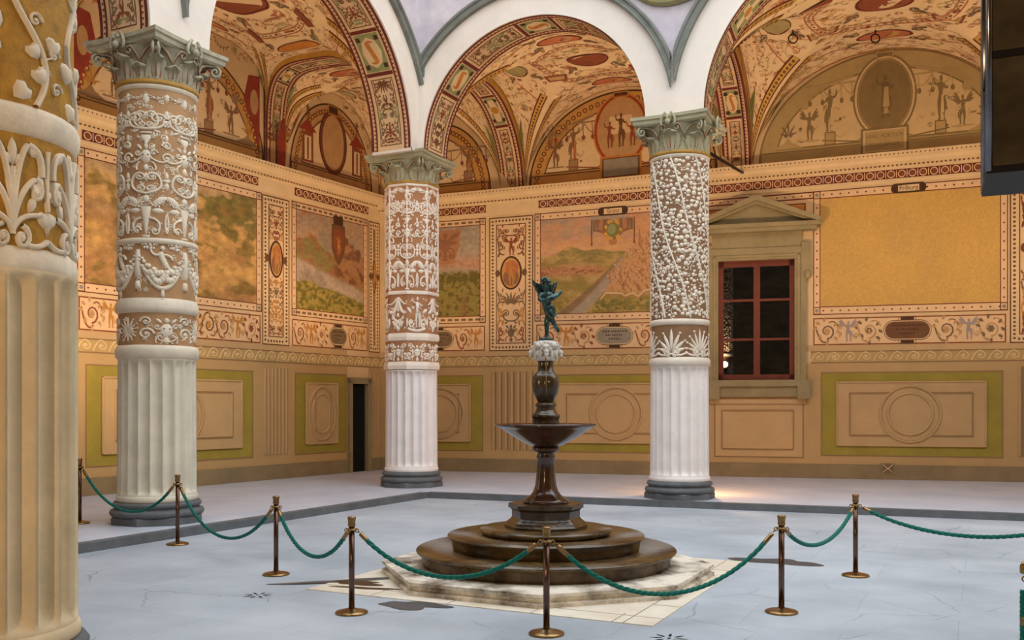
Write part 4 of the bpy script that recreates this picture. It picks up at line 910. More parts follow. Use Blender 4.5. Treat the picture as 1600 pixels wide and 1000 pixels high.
# ------------------------------------------------------------------ vaults
def vault(name, P00, P10, P11, P01, zc, Ha, Hb, pw=(2, 2), seed=1, pa=None, pb=None):
    """groin vault over a quadrangle; b = 0 is the arcade side, b = 1 the wall side; zc = springing heights of the corners"""
    cs = [Vector((*p, 0)) for p in (P00, P10, P11, P01)]
    def sf(t, p): return math.copysign(abs(sin(t*PI/2))**(2/p), t), max(0, cos(t*PI/2))**(2/p)
    def pos(al, be):
        s_ = (be+1)/2; p = pa(al, be) if pa else pw[0]+(pw[1]-pw[0])*s_
        aa, fa = sf(al, p); bb, fb = sf(be, pb(al, be) if pb else 2)
        u_, v_ = (aa+1)/2, (bb+1)/2
        q = cs[0]*(1-u_)*(1-v_)+cs[1]*u_*(1-v_)+cs[2]*u_*v_+cs[3]*(1-u_)*v_
        z0 = zc[0]*(1-u_)*(1-v_)+zc[1]*u_*(1-v_)+zc[2]*u_*v_+zc[3]*(1-u_)*v_
        k = 8; A_z, B_z = (Ha[0]+(Ha[1]-Ha[0])*s_)*fa, Hb*fb; m = max(A_z, B_z)
        q = q.copy(); q.z = z0+m
        return q
    ctr = (cs[0]+cs[1]+cs[2]+cs[3])/4+Vector((0, 0, 6.5))
    def M(al, be, h):
        al = max(-1, min(1, al)); be = max(-1, min(1, be)); q = pos(al, be)
        return q+(ctr-q).normalized()*h
    N_ = 56; a = Art(M)
    vs = [pos(-1+2*i/N_, -1+2*j/N_) for j in range(N_+1) for i in range(N_+1)]
    a.add(vs, [(j*(N_+1)+i, j*(N_+1)+i+1, (j+1)*(N_+1)+i+1, (j+1)*(N_+1)+i) for j in range(N_) for i in range(N_)], P('vault'), True)
    rr = random.Random(seed); H1, H2, H3 = .012, .018, .024
    def line(x0, y0, x1, y1, w, m, h, n=24): a.strip([(x0+(x1-x0)*i/n, y0+(y1-y0)*i/n) for i in range(n+1)], w, m, h)
    for sx in (-1, 1):
        for sy in (-1, 1):
            # ribbons painted along the groins, rising from the springing
            line(sx*.99, sy*.93, sx*.42, sy*.34, .06, P('maroon'), H1); line(sx*.93, sy*.99, sx*.34, sy*.42, .06, P('maroon'), H1)
            line(sx*.99, sy*.93, sx*.42, sy*.34, .04, P('gold'), H2); line(sx*.93, sy*.99, sx*.34, sy*.42, .04, P('gold'), H2)
            for k in range(26):
                t = k/26; a.ellipse(sx*(.98-.56*t), sy*(.92-.58*t), .011, .011, P('brown'), H3, 6); a.ellipse(sx*(.92-.58*t), sy*(.98-.56*t), .011, .011, P('brown'), H3, 6)
            # wedges with roundels beside them
            for (ax, ay) in ((.97, .62), (.62, .97)):
                tri = [(sx*(.985 if ax > ay else .80), sy*(.80 if ax > ay else .985)), (sx*ax*.975, sy*ay*.975), (sx*(ax-.2 if ax > ay else .5), sy*(.5 if ax > ay else ay-.2))]
                a.face(tri, P(rr.choice(('sage', 'olive', 'redbrown', 'sage'))), H1)
                cx = sum(t[0] for t in tri)/3; cy = sum(t[1] for t in tri)/3
                a.ellipse(cx, cy, .045, .045, P('gold'), H2, 16); a.ellipse(cx, cy, .037, .037, P(rr.choice(('pinkcream', 'redbrown', 'tan'))), H3, 16)
                Pen(a, cx, cy-.02, .04, .045, P('redbrown'), H3+.004).fig()
    for d in (-1, 1):
        for o_, w_, m_ in ((.985, .028, 'orange'), (.955, .01, 'maroon'), (.93, .03, 'ochre'), (.905, .01, 'maroon')):
            line(-1, d*o_, 1, d*o_, w_, P(m_), H1-.004, 40); line(d*o_, -1, d*o_, 1, w_, P(m_), H1-.004, 40)
        for k in range(60):
            t = -.98+1.96*k/59; a.ellipse(t, d*.93, .009, .009, P('brown'), H1, 5); a.ellipse(d*.93, t, .009, .009, P('brown'), H1, 5)
    for (x, y, rx, ry, c1, c2) in ((0, 0, .12, .12, 'redbrown', 'cream2'), (0, .5, .13, .08, 'f5', 'f7'), (0, -.5, .13, .08, 'f5', 'tan'), (.5, 0, .09, .13, 'orange', 'gold'), (-.5, 0, .09, .13, 'f4', 'tan')):
        a.ellipse(x, y, rx, ry, P(c1), H1, 28); a.ring(x, y, rx*.93, ry*.93, .012, P('maroon'), H2, 28); a.ellipse(x, y, rx*.72, ry*.72, P(c2), H2, 28); Pen(a, x, y-ry*.5, rx*1.2, ry*1.0, P('redbrown'), H3).fig()
        for k in range(4):
            t = k*PI/2+PI/4; p = Pen(a, x+rx*1.5*cos(t), y+ry*1.5*sin(t), .1, .1, P('greybrown'), H1, 0, t); p.spiral(0, 0, .3, 0, 1, 1.3, .1); p.leaf(.1, 0, .6, .25, 0)
    for (x, y) in ((.27, .2), (-.27, .2), (.27, -.2), (-.27, -.2)):
        p = Pen(a, x, y, .16, .16, P('redbrown'), H1); p.bl([(-.5, -.2), (.5, -.2), (.4, .2), (-.4, .2)]); p.m = P('tan'); p.h = H2; p.bl([(-.38, -.12), (.38, -.12), (.3, .12), (-.3, .12)])
    def ok(x, y):
        if max(abs(x), abs(y)) > .89: return False
        if abs(abs(x)-abs(y)) < .1 and abs(x) > .3: return False
        for (ex, ey, rx, ry) in ((0, 0, .16, .16), (0, .5, .17, .12), (0, -.5, .17, .12), (.5, 0, .13, .17), (-.5, 0, .13, .17)):
            if ((x-ex)/rx)**2+((y-ey)/ry)**2 < 1: return False
        return True
    for rad in (.3, .34, .62):
        a.ring(0, 0, rad, rad, .008, P('f5'), H1-.004, 60)
    for k in range(60): a.ellipse(.32*cos(k*TAU/60), .32*sin(k*TAU/60), .008, .008, P('redbrown'), H1-.004, 5)
    grotesque_scatter(a, ok, -.9, .9, -.9, .9, .062, G('f1', 'f2', 'f3', 'f4', 'f5', 'f7', 'redbrown'), H1-.002, rr, .56)
    grotesque_scatter(a, ok, -.9, .9, -.9, .9, .13, G('f1', 'f2', 'f4', 'f5', 'f7'), H1-.006, rr, .5)
    return a.build(name, kind='structure'), pos
def bp(s): v = wall_point('b', s); return (v.x, v.y)
def lp(s): v = wall_point('l', s); return (v.x, v.y)
ZW = 7.6
BQ = {}
v1, pos1 = vault('ceiling', (.35, .5), (5.86, .5), bp(9.45), bp(4.25), (ZS, ZS, 7.8, ZW), (2.58, 2.5), 2.6, seed=31)
v2, pos2 = vault('ceiling', (6.56, .55), (13.25, 1.2), bp(16.5), bp(10.2), (ZS, ZS, 7.95, 7.8), (3.25, 2.68), 2.75, seed=32)
v3, pos3 = vault('ceiling', (-.5, -7.03), (-.5, -.35), lp(-4.3), lp(-9.6), (ZS, ZS, ZW, ZW), (3.2, 2.75), 2.62, (2, 5), seed=33, pb=lambda a, b: 5 if b > 0 else 2)
v4, pos4 = vault('ceiling', lp(-3.7), (-.45, .3), bp(3.56), (CORNER[0]+.02, CORNER[1]-.05), (ZW, ZS, ZW, ZW), (2.6, 2.3), 2.5, seed=34, pa=lambda a, b: 2+3*(1-b)/2 if a < 0 else 2)
v5, pos5 = vault('ceiling', (-.5, -14.4), (-.5, -7.73), lp(-10.3), lp(-16.5), (ZS, ZS, ZW, ZW), (3.2, 2.75), 2.62, (2, 5), seed=35, pb=lambda a, b: 5 if b > 0 else 2)
v6, pos6 = vault('ceiling', (13.95, 1.3), (19.6, 1.95), bp(23.6), bp(17.25), (ZS, ZS, 7.9, 7.95), (2.6, 2.5), 2.6, seed=36)
def rib(p, q, zp, zq, H, hw=.36, seed=1, flat=2):
    p = Vector((*p, 0)); q = Vector((*q, 0)); d = (q-p); L = d.length; d /= L; nn = Vector((-d.y, d.x, 0))
    def pos(t, y, h):
        x = -cos(PI*t); f = sin(PI*t)
        if t > .5 and flat != 2: x = abs(x)**(2/flat); f = abs(f)**(2/flat)
        r_ = (L/2-h)/(L/2); u_ = (x*r_+1)/2; z = zp+(zq-zp)*u_+H*f*(H-h)/H; v_ = p+d*(L*u_)+nn*y; v_.z = z; return v_
    La = PI*(L/2+H)/2
    a = soffit_art(lambda x, y, h: pos(x/La, y, h), La, hw, random.Random(seed), seed)
    for s_ in (-1, 1):
        n = 48; vs = []
        for i in range(n+1): vs += [pos(i/n, s_*hw, 0), pos(i/n, s_*hw, 0)+Vector((0, 0, .5))]
        a.add(vs, [(2*i, 2*i+2, 2*i+3, 2*i+1) for i in range(n)], P('gold'))
    return a.build('ceiling_rib', kind='structure')
rib((0, .5), bp(3.87), ZS, ZW, 2.45, seed=41); rib((6.21, .5), bp(9.82), ZS, 7.78, 2.5, seed=42); rib((-.5, 0), lp(-4.0), ZS, ZW, 2.5, seed=43, flat=5); rib((-.5, -7.38), lp(-9.95), ZS, ZW, 2.6, seed=44, flat=5); rib((13.6, 1.25), bp(16.9), ZS, 7.9, 2.5, seed=45)
# unseen slab over the porticoes, added to stop light leaking past the vaults
mb = MB(); mb.box(-9, -.45, -20, .5, 11.35, 11.6, M_serena); mb.box(-9, 30, .45, 12.2, 11.35, 11.6, M_serena); mb.build('light_stop_roof', kind='structure')

# the near side of the court: arcade over the viewer, its back wall and roof, and the far right wall
arcade('wall_court_front', G_, A_, 1, 2.4, 2.97, seed=6, top=10.8); arcade('wall_court_front', A_, (12.7, -14.2), 1, 2.8, 3.36, seed=7, top=10.8); arcade('wall_court_front', (12.7, -14.2), (19.8, -14.2), 1, 3.0, 3.56, seed=8, top=10.8)
mb = MB(); mb.box(-9, 26, -21.5, -21, -.2, 11.4, fresco_material('front_wall_fresco', FR['fb'], 0, 11, 3, .5, .5, .8)); mb.build('wall_front', kind='structure')
mb = MB(); mb.box(-9, 26, -21.3, -14.8, 11.35, 11.6, P('tan')); mb.build('ceiling', kind='structure')
mb = MB(); mb.box(19.8, 20.3, -14.2, 1.5, -.2, 10.8, P('cream')); mb.box(25.5, 26, -21.3, 10, -.2, 11.4, P('cream')); mb.build('wall_right', kind='structure')
# ------------------------------------------------------------------ columns
def cyl_map(R, oct_=False, taper=0, z0=0, z1=1):
    def M(a_, z, h):
        t = a_/R; r_ = R*(1-taper*(z-z0)/(z1-z0))
        if oct_:
            q = (t+PI/8) % (PI/4)-PI/8; r_ = r_*.965/cos(q)
        return Vector(((r_+h)*cos(t), (r_+h)*sin(t), z))
    return M
def fluted_drum(parent, R, z0, z1, m, n=20, taper=.02):
    vs = []; fs = []; K = 10; NA = n*K; zs = [0, .012, .02, .03, .045, .06, .08, .5, .92, .94, .955, .97, .98, .988, 1]
    dp = R*.15
    for t in zs:
        z = z0+(z1-z0)*t; fz = min(1, max(0, (t-.015)/.05), max(0, (.983-t)/.045)); fz = sqrt(max(0, 1-(1-fz)**2))
        for i in range(NA):
            p = (i % K)/K; w = max(0, 1-((p-.5)/.44)**2); g = dp*sqrt(w)*fz if w > 0 else 0
            r_ = R*(1-taper*t)-g; a_ = TAU*i/NA; vs.append((r_*cos(a_), r_*sin(a_), z))
    for j in range(len(zs)-1):
        for i in range(NA): k = (i+1) % NA; fs.append((j*NA+i, j*NA+k, (j+1)*NA+k, (j+1)*NA+i))
    mb = MB(); mb.add(vs, fs, m, True); return mb.build('fluted_drum', parent)
def ring_part(parent, name, R, prof, m, n=48, ph=0): mb = MB(); mb.lathe([(R*a_, z) for a_, z in prof], m, n, phase=ph, smooth=n > 8); return mb.build(name, parent)
def base_part(parent, R, m_drum, octo=True):
    mb = MB(); mb.lathe([(R*1.2, 0), (R*1.2, .1), (R*1.17, .12)], M_serena, 8, phase=PI/8, smooth=False)
    mb.lathe([(R*1.05, .11), (R*1.16, .13), (R*1.19, .17), (R*1.16, .21), (R*1.08, .225), (R*1.04, .25), (R*1.1, .265), (R*1.12, .3), (R*1.08, .335), (R*1.0, .34)], M_serena, 48); mb.build('plinth', parent)
    ring_part(parent, 'drum_foot', R, [(1.0, .335), (1.03, .36), (1.03, .41), (1.0, .44), (.97, .45)], m_drum)
def capital_part(parent, R, z0, z1, m, rows=2, gilt=True, seed=1, rosette=True, rz=0):
    """leafy capital between the neck ring (z0) and the top of the abacus (z1)"""
    H = z1-z0; ab = z1-.17; hs = .755
    def bell(t): return R*(.95+.04*t+.2*t**3)
    mb = MB(); mb.lathe([(bell(t), z0+(ab-z0)*t) for t in [k/14 for k in range(15)]], m, 48, cap=False)
    mb.build('capital_bell', parent)
    br = P('redbrown'); stems = MB(); Hb = ab-z0
    def leaf(mb, ang, h, w, curl, tone=None):
        vs = []; NU, NV = 10, 16; rows_ = []
        for j in range(NV+1):
            t = j/NV; ww = w*(.8+.35*sin(PI*min(1, t*1.15)))*(1 if t < .72 else sqrt(max(0, 1-((t-.72)/.3)**2)))*(1+.06*sin(t*30))
            k = max(0, (t-.66)/.34); zz = h*(t-.16*k*k); rad = bell(min(1, zz/Hb))+.035+curl*k*k+.02*t; row = []
            for i in range(NU+1):
                u_ = i/NU*2-1; a_ = ang+u_*ww/2/R; rr = rad+.022*cos(u_*PI*3)*(1-.5*t)-.03*u_*u_; row.append((rr*cos(a_), rr*sin(a_), z0+zz-.04*u_*u_*k))
            vs += row; rows_.append(row)
        mb.add(vs, [(j*(NU+1)+i, j*(NU+1)+i+1, (j+1)*(NU+1)+i+1, (j+1)*(NU+1)+i) for j in range(NV) for i in range(NU)], m, True)
        if gilt:
            for i in (3, 5, 7): stems.tube([Vector(rows_[j][i])*1.004 for j in range(1, 12)], lambda t: .009*(1-.6*t), br, 5)
    mb = MB(); n = 8
    if rows == 2:
        for i in range(n): leaf(mb, TAU*(i+.5)/n, Hb*.52, R*.5, .08)
        for i in range(n): leaf(mb, TAU*i/n, Hb*.84, R*.5, .1)
    else:
        for i in range(n): leaf(mb, TAU*i/n, Hb*(.86 if i % 2 == 0 else .74), R*.62, .1)
    lo = mb.build('acanthus_leaves', parent); sm = lo.modifiers.new('thick', 'SOLIDIFY'); sm.thickness = .02; sm.offset = -1
    mb = MB()
    for i in range(4):                                        # corner volutes
        a_ = PI/4+i*PI/2; u_ = Vector((cos(a_), sin(a_), 0)); tng = Vector((-sin(a_), cos(a_), 0)); c0 = u_*(R*1.05+.24)+Vector((0, 0, ab-.1))
        for s_ in (-1, 1):
            path = [u_*R*1.02+tng*s_*R*.4+Vector((0, 0, z0+Hb*.55)), u_*R*1.1+tng*s_*R*.26+Vector((0, 0, z0+Hb*.85)), u_*R*1.22+tng*s_*.09+Vector((0, 0, ab-.02))]
            for k in range(16):
                t = k/15; q = PI/2-t*TAU*1.4; rr = .095*(1-.82*t); path.append(c0+u_*rr*cos(q)+Vector((0, 0, rr*sin(q)))+tng*s_*(.035+.015*t))
            mb.tube(path, .02, m, 7)
            if gilt: stems.tube([p_+Vector((0, 0, -.022))+u_*.006 for p_ in path[:3]], .009, br, 5)
        mb.ball(c0, .035, m, 8)
        a2 = i*PI/2; u2 = Vector((cos(a2), sin(a2), 0)); t2 = Vector((-sin(a2), cos(a2), 0))
        for s_ in (-1, 1):                                    # slim inner scrolls lying on the bell
            path = [u2*(R*1.0)+t2*s_*R*.46+Vector((0, 0, z0+Hb*.5)), u2*(R*1.06)+t2*s_*R*.36+Vector((0, 0, z0+Hb*.8))]
            for k in range(12):
                t = k/11; q = PI*.75-t*TAU*1.1; rr = .07*(1-.75*t); path.append(u2*(R*1.12+.02)+t2*s_*(.14-rr*cos(q))+Vector((0, 0, ab-.085+rr*sin(q))))
            mb.tube(path, .013, m, 6)
            if gilt: stems.tube([p_+Vector((0, 0, -.016))+u2*.008 for p_ in path[:6]], .008, br, 5)
    mb.build('volutes', parent)
    if gilt: stems.build('painted_lines', lo)
    mb = MB(); N_ = 14; pr = [(.9, ab), (.95, ab+.03), (.96, ab+.09), (1.0, ab+.11), (1.0, z1)]
    out = []
    for e in range(4):
        for i in range(N_):
            t = i/N_*2-1; q = Vector((hs*1.0, t*hs, 0)); q.x -= .05*(1-t*t); a_ = e*PI/2; out.append((q.x*cos(a_)-q.y*sin(a_), q.x*sin(a_)+q.y*cos(a_)))
    n = len(out); vs = [(x*f, y*f, z) for f, z in pr for x, y in out]
    mb.add(vs, [(j*n+i, j*n+(i+1) % n, (j+1)*n+(i+1) % n, (j+1)*n+i) for j in range(len(pr)-1) for i in range(n)]+[list(range(n))[::-1], [(len(pr)-1)*n+i for i in range(n)]], m)
    abo = mb.build('abacus', parent)
    if rosette:
        for i in range(4):
            a_ = i*PI/2; mb = MB(); u_ = Vector((cos(a_), sin(a_), 0)); c = u_*(hs-.01)+Vector((0, 0, ab+.07))
            mb.ball(c, .07, m, 10, (1, 1, 1.1)); mb.ball(c+u_*.06-Vector((0, 0, .08)), .055, m, 8)
            for s_ in (-1, 1):
                tn = Vector((-sin(a_), cos(a_), 0))*s_
                mb.tube([c+tn*(.05+.09*sin(k*.5))+Vector((0, 0, .06-.03*k+.05*cos(k*.8)))+u_*.03 for k in range(6)], .025, m, 6); mb.ball(c+tn*.045+u_*.06+Vector((0, 0, .03)), .026, m, 7)
            mb.build('ram_mask', abo)
def relief_surface(a, R, z0, z1, m, n=96):
    vs = [a.pt(TAU*R*i/n, z, 0) for z in [z0+(z1-z0)*j/8 for j in range(9)] for i in range(n+1)]
    a.add(vs, [(j*(n+1)+i, j*(n+1)+i+1, (j+1)*(n+1)+i+1, (j+1)*(n+1)+i) for j in range(8) for i in range(n)], m, n > 90)
DK = M_iron
def tiled(a, R, k, z, h, m, fn, rr=.022, off=0, wf=1):
    w = TAU*R/k
    for i in range(k): fn(Pen(a, w*(i+.5+off), z, w*wf, h, m, .0, rr), i)
def grot_rows(a, R, z0, z1, m, k=8, oct_=False):
    H = z1-z0; off = .5 if oct_ else 0
    rows = [(0, .3, 'herm'), (.3, .47, 'lyre'), (.47, .72, 'mask'), (.72, .9, 'lyre2'), (.9, 1.0, 'top')]
    w = TAU*R/k
    for f0, f1, kind in rows:
        z = z0+H*f0; h = H*(f1-f0)
        for i in range(k):
            p = Pen(a, w*(i+off), z, w, h, m, 0, .024)
            if kind == 'herm': p.herm(0, 1.0); p.festoon(-.5, 0, .86, .12, 6, .045); p.festoon(0, .5, .86, .12, 6, .045); p.dot(-.5, .2, .05); p.curve((-.5, .1), (-.42, .3), (-.5, .55), .05); p.curve((.5, .1), (.42, .3), (.5, .55), .05)
            elif kind == 'lyre': p.lyre(0, 1, .08); p.dot(.5, .5, .07); p.leaf(.5, .1, .4, .14, PI/2); p.leaf(.5, .9, .35, .12, -PI/2)
            elif kind == 'mask': p.mask(-.05, .75, DK); p.urn(.6, .55); p.spiral(.5, .3, .14, 0, 1, 1.3, .06); p.spiral(.5, .62, .12, PI, -1, 1.3, .06); p.leaf(.5, .7, .25, .1, PI/2); p.curve((.1, .3), (.35, .1), (.5, .22), .05); p.curve((-.1, .3), (-.35, .1), (-.5, .22), .05)
            elif kind == 'lyre2': p.scrollpair(0, 1); p.lyre(.1, .8, .07); p.flower(.5, .3, .13); p.leaf(.5, .45, .4, .14, PI/2)
            else:
                if oct_: p.fig(-.3, 1.2, True)
                else: p.leaf(0, .9, .9, .2, -PI/2); p.leaf(.5, .2, .7, .16, PI/2)
                p.festoon(-.5, .0, .8, .35, 7, .06); p.festoon(0, .5, .8, .35, 7, .06)
    if oct_:
        for i in range(8): x = w*(i+.5); a.strip([(x, z0), (x, z1)], .03, m, 0, .022)
def fill_relief(a, R, z0, z1, m, n, seed, size=.055):
    rr = random.Random(seed); per = TAU*R
    for _ in range(n):
        x, z = rr.uniform(0, per), rr.uniform(z0, z1); k = size*rr.uniform(.7, 1.3); p = Pen(a, x, z, k*rr.choice((-1, 1)), k, m, -.006, .016, rr.uniform(-.6, .6)); q = rr.random()
        if q < .45: p.spiral(0, 0, .7, 0, 1, 1.3, .28); p.leaf(-.5, -.5, .9, .45, -.8)
        elif q < .8: p.leaf(0, -.6, 1.5, .6, PI/2); p.leaf(0, -.5, 1.0, .4, PI/2-.9); p.leaf(0, -.5, 1.0, .4, PI/2+.9)
        else: p.flower(0, 0, .7)
def column(name, xy, R, spec, label):
    root = empty(name, (*xy, 0), label=label, cat='column', group='carved columns of the courtyard')
    return root

# column B: round, grotesque reliefs over a swag zone
def build_B():
    R = .59; r = column('column', B_, R, 'B', 'cream carved round column with hanging garlands, to the left beside the rope barrier')
    base_part(r, R, M_drumB); fluted_drum(r, R, .44, 2.53, M_drumB)
    ring_part(r, 'drum_ring', R, [(.97, 2.52), (1.04, 2.55), (1.05, 2.66), (1.02, 2.72), (.96, 2.73)], M_colB_re)
    a = Art(cyl_map(R*.965)); relief_surface(a, R*.965, 2.72, 3.22, M_colB_bg)
    def f(p, i):
        if i % 2: p.mask(.05, .85, DK); p.scrollpair(.05, .5)
        else: p.palm(.45, .5, 7); Pen(p.a, p.c[0], p.c[1]+.22, p.s[0], -p.s[1], p.m, 0, p.r).palm(-.0, .42, 7)
        p.spiral(.5, .35, .2, 0, 1, 1.4, .07); p.spiral(.5, .75, .15, PI, -1, 1.3, .06); p.leaf(.38, .15, .2, .1, .5)
    tiled(a, R*.965, 6, 2.73, .47, M_colB_re, f); fill_relief(a, R*.965, 2.78, 3.16, M_colB_re, 50, 11, .05); a.build('scroll_band', r)
    ring_part(r, 'band_ring', R, [(.96, 3.21), (1.03, 3.24), (1.05, 3.3), (1.03, 3.36), (1.0, 3.42), (.96, 3.44)], M_colB_re)
    a = Art(cyl_map(R*.965)); relief_surface(a, R*.965, 3.42, 4.27, M_colB_bg); k = 5; w = TAU*R*.965/k
    for i in range(k):
        p = Pen(a, w*(i+.5), 3.45, w, .8, M_colB_re, 0, .045); p.festoon(-.44, .44, .72, .36, 13, .1); p.drape(-.5, .92, .78, .16); p.r = .03
        p.st([(-.4+.8*t, .58-.42*4*t*(1-t)) for t in [q/12 for q in range(13)]], .09); p.drape(0, .15, .2, .1); p.dot(0, .92, .06); p.curve((-.05, .85), (0, .7), (.1, .55), .12, 5); p.curve((.1, .55), (.2, .5), (.3, .5), .07, 4); p.curve((-.05, .8), (-.2, .75), (-.24, .9), .05, 4); p.curve((0, .8), (.18, .8), (.2, .7), .05, 4)
        p.festoon(-.4, -.12, .99, .05, 5, .05); p.festoon(.12, .4, .99, .05, 5, .05)
    fill_relief(a, R*.965, 3.5, 4.2, M_colB_re, 60, 6); a.build('garland_zone', r)
    ring_part(r, 'thin_ring', R, [(.96, 4.25), (1.02, 4.26), (1.03, 4.3), (1.02, 4.33), (.96, 4.34)], M_colB_re)
    a = Art(cyl_map(R*.965)); relief_surface(a, R*.965, 4.32, 6.62, M_colB_bg); grot_rows(a, R*.965, 4.34, 6.56, M_colB_re, 6); fill_relief(a, R*.965, 4.4, 6.5, M_colB_re, 420, 3); a.build('relief_shaft', r)
    ring_part(r, 'neck_collar', R, [(.95, 6.58), (.985, 6.59), (1.0, 6.62), (1.03, 6.645), (.95, 6.65)], M_colB_re); ring_part(r, 'neck_ring', R, [(.95, 6.645), (1.04, 6.655), (1.055, 6.69), (1.03, 6.725), (.9, 6.73)], M_gilt)
    capital_part(r, R, 6.71, 7.37, M_capA, 2, True, 3)
    return r
def build_C():
    R = .59; r = column('column', C_, R, 'C', 'white carved octagonal column at the far corner, behind and left of the fountain')
    base_part(r, R, M_drumC); fluted_drum(r, R, .44, 2.6, M_drumC)
    ring_part(r, 'drum_ring', R, [(.97, 2.6), (1.07, 2.62), (1.09, 2.7), (1.05, 2.78), (.98, 2.79)], M_colC_re, 8, PI/8)
    Ro = R*.965; M = cyl_map(Ro, True); w = TAU*Ro/8
    a = Art(M); relief_surface(a, Ro, 2.78, 3.24, M_colC_bg)
    def f(p, i):
        p.mask(.05, .8, DK)
        for d in (-1, 1): p.spiral(d*.38, .35, .2, PI/2, d, 1.4, .08); p.spiral(d*.36, .78, .14, -PI/2, -d, 1.3, .07); p.leaf(d*.3, .1, .25, .1, PI/2-d*1.2)
    tiled(a, Ro, 8, 2.78, .45, M_colC_re, f, .022, -.5); a.build('mask_band', r)
    ring_part(r, 'band_ring', R, [(.98, 3.23), (1.06, 3.26), (1.08, 3.33), (1.05, 3.4), (.98, 3.42)], M_colC_re, 8, PI/8)
    a = Art(M); relief_surface(a, Ro, 3.4, 4.3, M_colC_bg)
    def f(p, i):
        if i % 2:
            p.r = .045; p.fig(.12, .85, False, 1); p.r = .03; p.curve((-.45, .1), (-.1, -.02), (.4, .1), .1); p.spiral(.3, .2, .16, 0, 1, 1.3, .07); p.spiral(-.3, .25, .14, 0, -1, 1.3, .07); p.leaf(.25, .5, .3, .12, .4); p.leaf(-.25, .5, .3, .12, 2.6)
        else:
            p.drape(0, .95, .55, .16)
            for d in (-1, 1): p.curve((0, .92), (d*.2, .4), (d*.45, .55), .12); p.curve((d*.08, .9), (d*.35, .7), (d*.5, .75), .06)
            p.festoon(-.3, .3, .4, .22, 9, .1)
        p.leaf(.5, .1, .3, .1, PI/2)
    tiled(a, Ro, 8, 3.43, .83, M_colC_re, f, .03, -.5); fill_relief(a, Ro, 3.46, 4.22, M_colC_re, 90, 7, .045); a.build('figure_zone', r)
    ring_part(r, 'thin_ring', R, [(.98, 4.26), (1.05, 4.27), (1.06, 4.31), (1.05, 4.34), (.98, 4.35)], M_colC_re, 8, PI/8)
    a = Art(M); relief_surface(a, Ro, 4.3, 6.7, M_colC_bg); grot_rows(a, Ro, 4.36, 6.64, M_colC_re, 8, True); fill_relief(a, Ro, 4.45, 6.6, M_colC_re, 260, 4, .045); a.build('relief_shaft', r)
    ring_part(r, 'neck_collar', R, [(.97, 6.64), (1.04, 6.66), (1.06, 6.7), (.97, 6.71)], M_colC_re, 8, PI/8); ring_part(r, 'neck_ring', R, [(.97, 6.7), (1.07, 6.71), (1.08, 6.74), (1.04, 6.77), (.9, 6.775)], M_gilt, 8, PI/8)
    capital_part(r, R, 6.75, 7.37, M_cap, 1, True, 4, False)
    return r
def build_D():
    R = .575; r = column('column', D_, R, 'D', 'ivory round column covered in carved roses, right of the fountain and left of the window')
    base_part(r, R, M_drumC); fluted_drum(r, R, .44, 2.58, M_drumC)
    ring_part(r, 'drum_ring', R, [(.96, 2.57), (1.03, 2.59), (1.04, 2.68), (1.0, 2.73), (.95, 2.75)], M_colD_re)
    Rr = R*.96; a = Art(cyl_map(Rr)); relief_surface(a, Rr, 2.73, 3.37, M_colD_bg)
    def f(p, i):
        p.palm(.12, .86, 9 if i % 2 else 7, .11 if i % 2 else .15); p.curve((0, .1), (.25, -.02), (.5, .12), .07); p.curve((0, .1), (-.25, -.02), (-.5, .12), .07); p.dot(.5, .12, .06); p.spiral(.12, .05, .1, 0, 1, 1.2, .06); p.spiral(-.12, .05, .1, PI, -1, 1.2, .06)
    tiled(a, Rr, 6, 2.75, .6, M_colD_re, f, .026); a.build('palmette_band', r)
    ring_part(r, 'band_ring', R, [(.95, 3.36), (1.01, 3.38), (1.02, 3.43), (1.01, 3.47), (.95, 3.48)], M_colD_re)
    a = Art(cyl_map(Rr)); relief_surface(a, Rr, 3.46, 6.62, M_colD_bg); rr = random.Random(8); pts = []; per = TAU*Rr; tries = 0
    for s_ in range(7):                                       # slanting rose stems
        x0 = per*s_/7; a.strip([(x0-.9*t+.03*sin(t*9), 3.5+3.08*t) for t in [q/40 for q in range(41)]], .035, M_colD_re, 0, .022)
    while len(pts) < 1400 and tries < 70000:
        tries += 1; x, z, s_ = rr.uniform(0, per), rr.uniform(3.52, 6.57), rr.uniform(.028, .058)
        if all(min(abs(x-q[0]), per-abs(x-q[0]))**2+(z-q[1])**2 > (.7*(s_+q[2]))**2 for q in pts): pts.append((x, z, s_))
    for x, z, s_ in pts:
        p = Pen(a, x, z, s_, s_*rr.uniform(.75, 1), M_colD_re, 0, .017, rr.uniform(0, 6))
        if s_ > .038: p.dot(0, 0, 1, n=8); p.h = .013; p.r = .008; p.dot(.1, 0, .45, n=6)
        else: p.leaf(-1, 0, 2.2, 1.3, 0)
    for _ in range(260):
        x, z, q = rr.uniform(0, per), rr.uniform(3.55, 6.5), rr.uniform(0, TAU); a.strip([(x, z), (x+.06*cos(q), z+.06*sin(q)), (x+.12*cos(q+.4), z+.12*sin(q+.4))], .016, M_colD_re, 0, .015)
    a.build('relief_shaft', r)
    ring_part(r, 'neck_collar', R, [(.95, 6.57), (.98, 6.58), (1.0, 6.61), (1.02, 6.63), (.95, 6.64)], M_colD_re); ring_part(r, 'neck_ring', R, [(.95, 6.635), (1.03, 6.645), (1.045, 6.675), (1.02, 6.705), (.9, 6.71)], M_gilt)
    capital_part(r, R, 6.69, 7.37, M_cap, 1, True, 5, True)
    return r
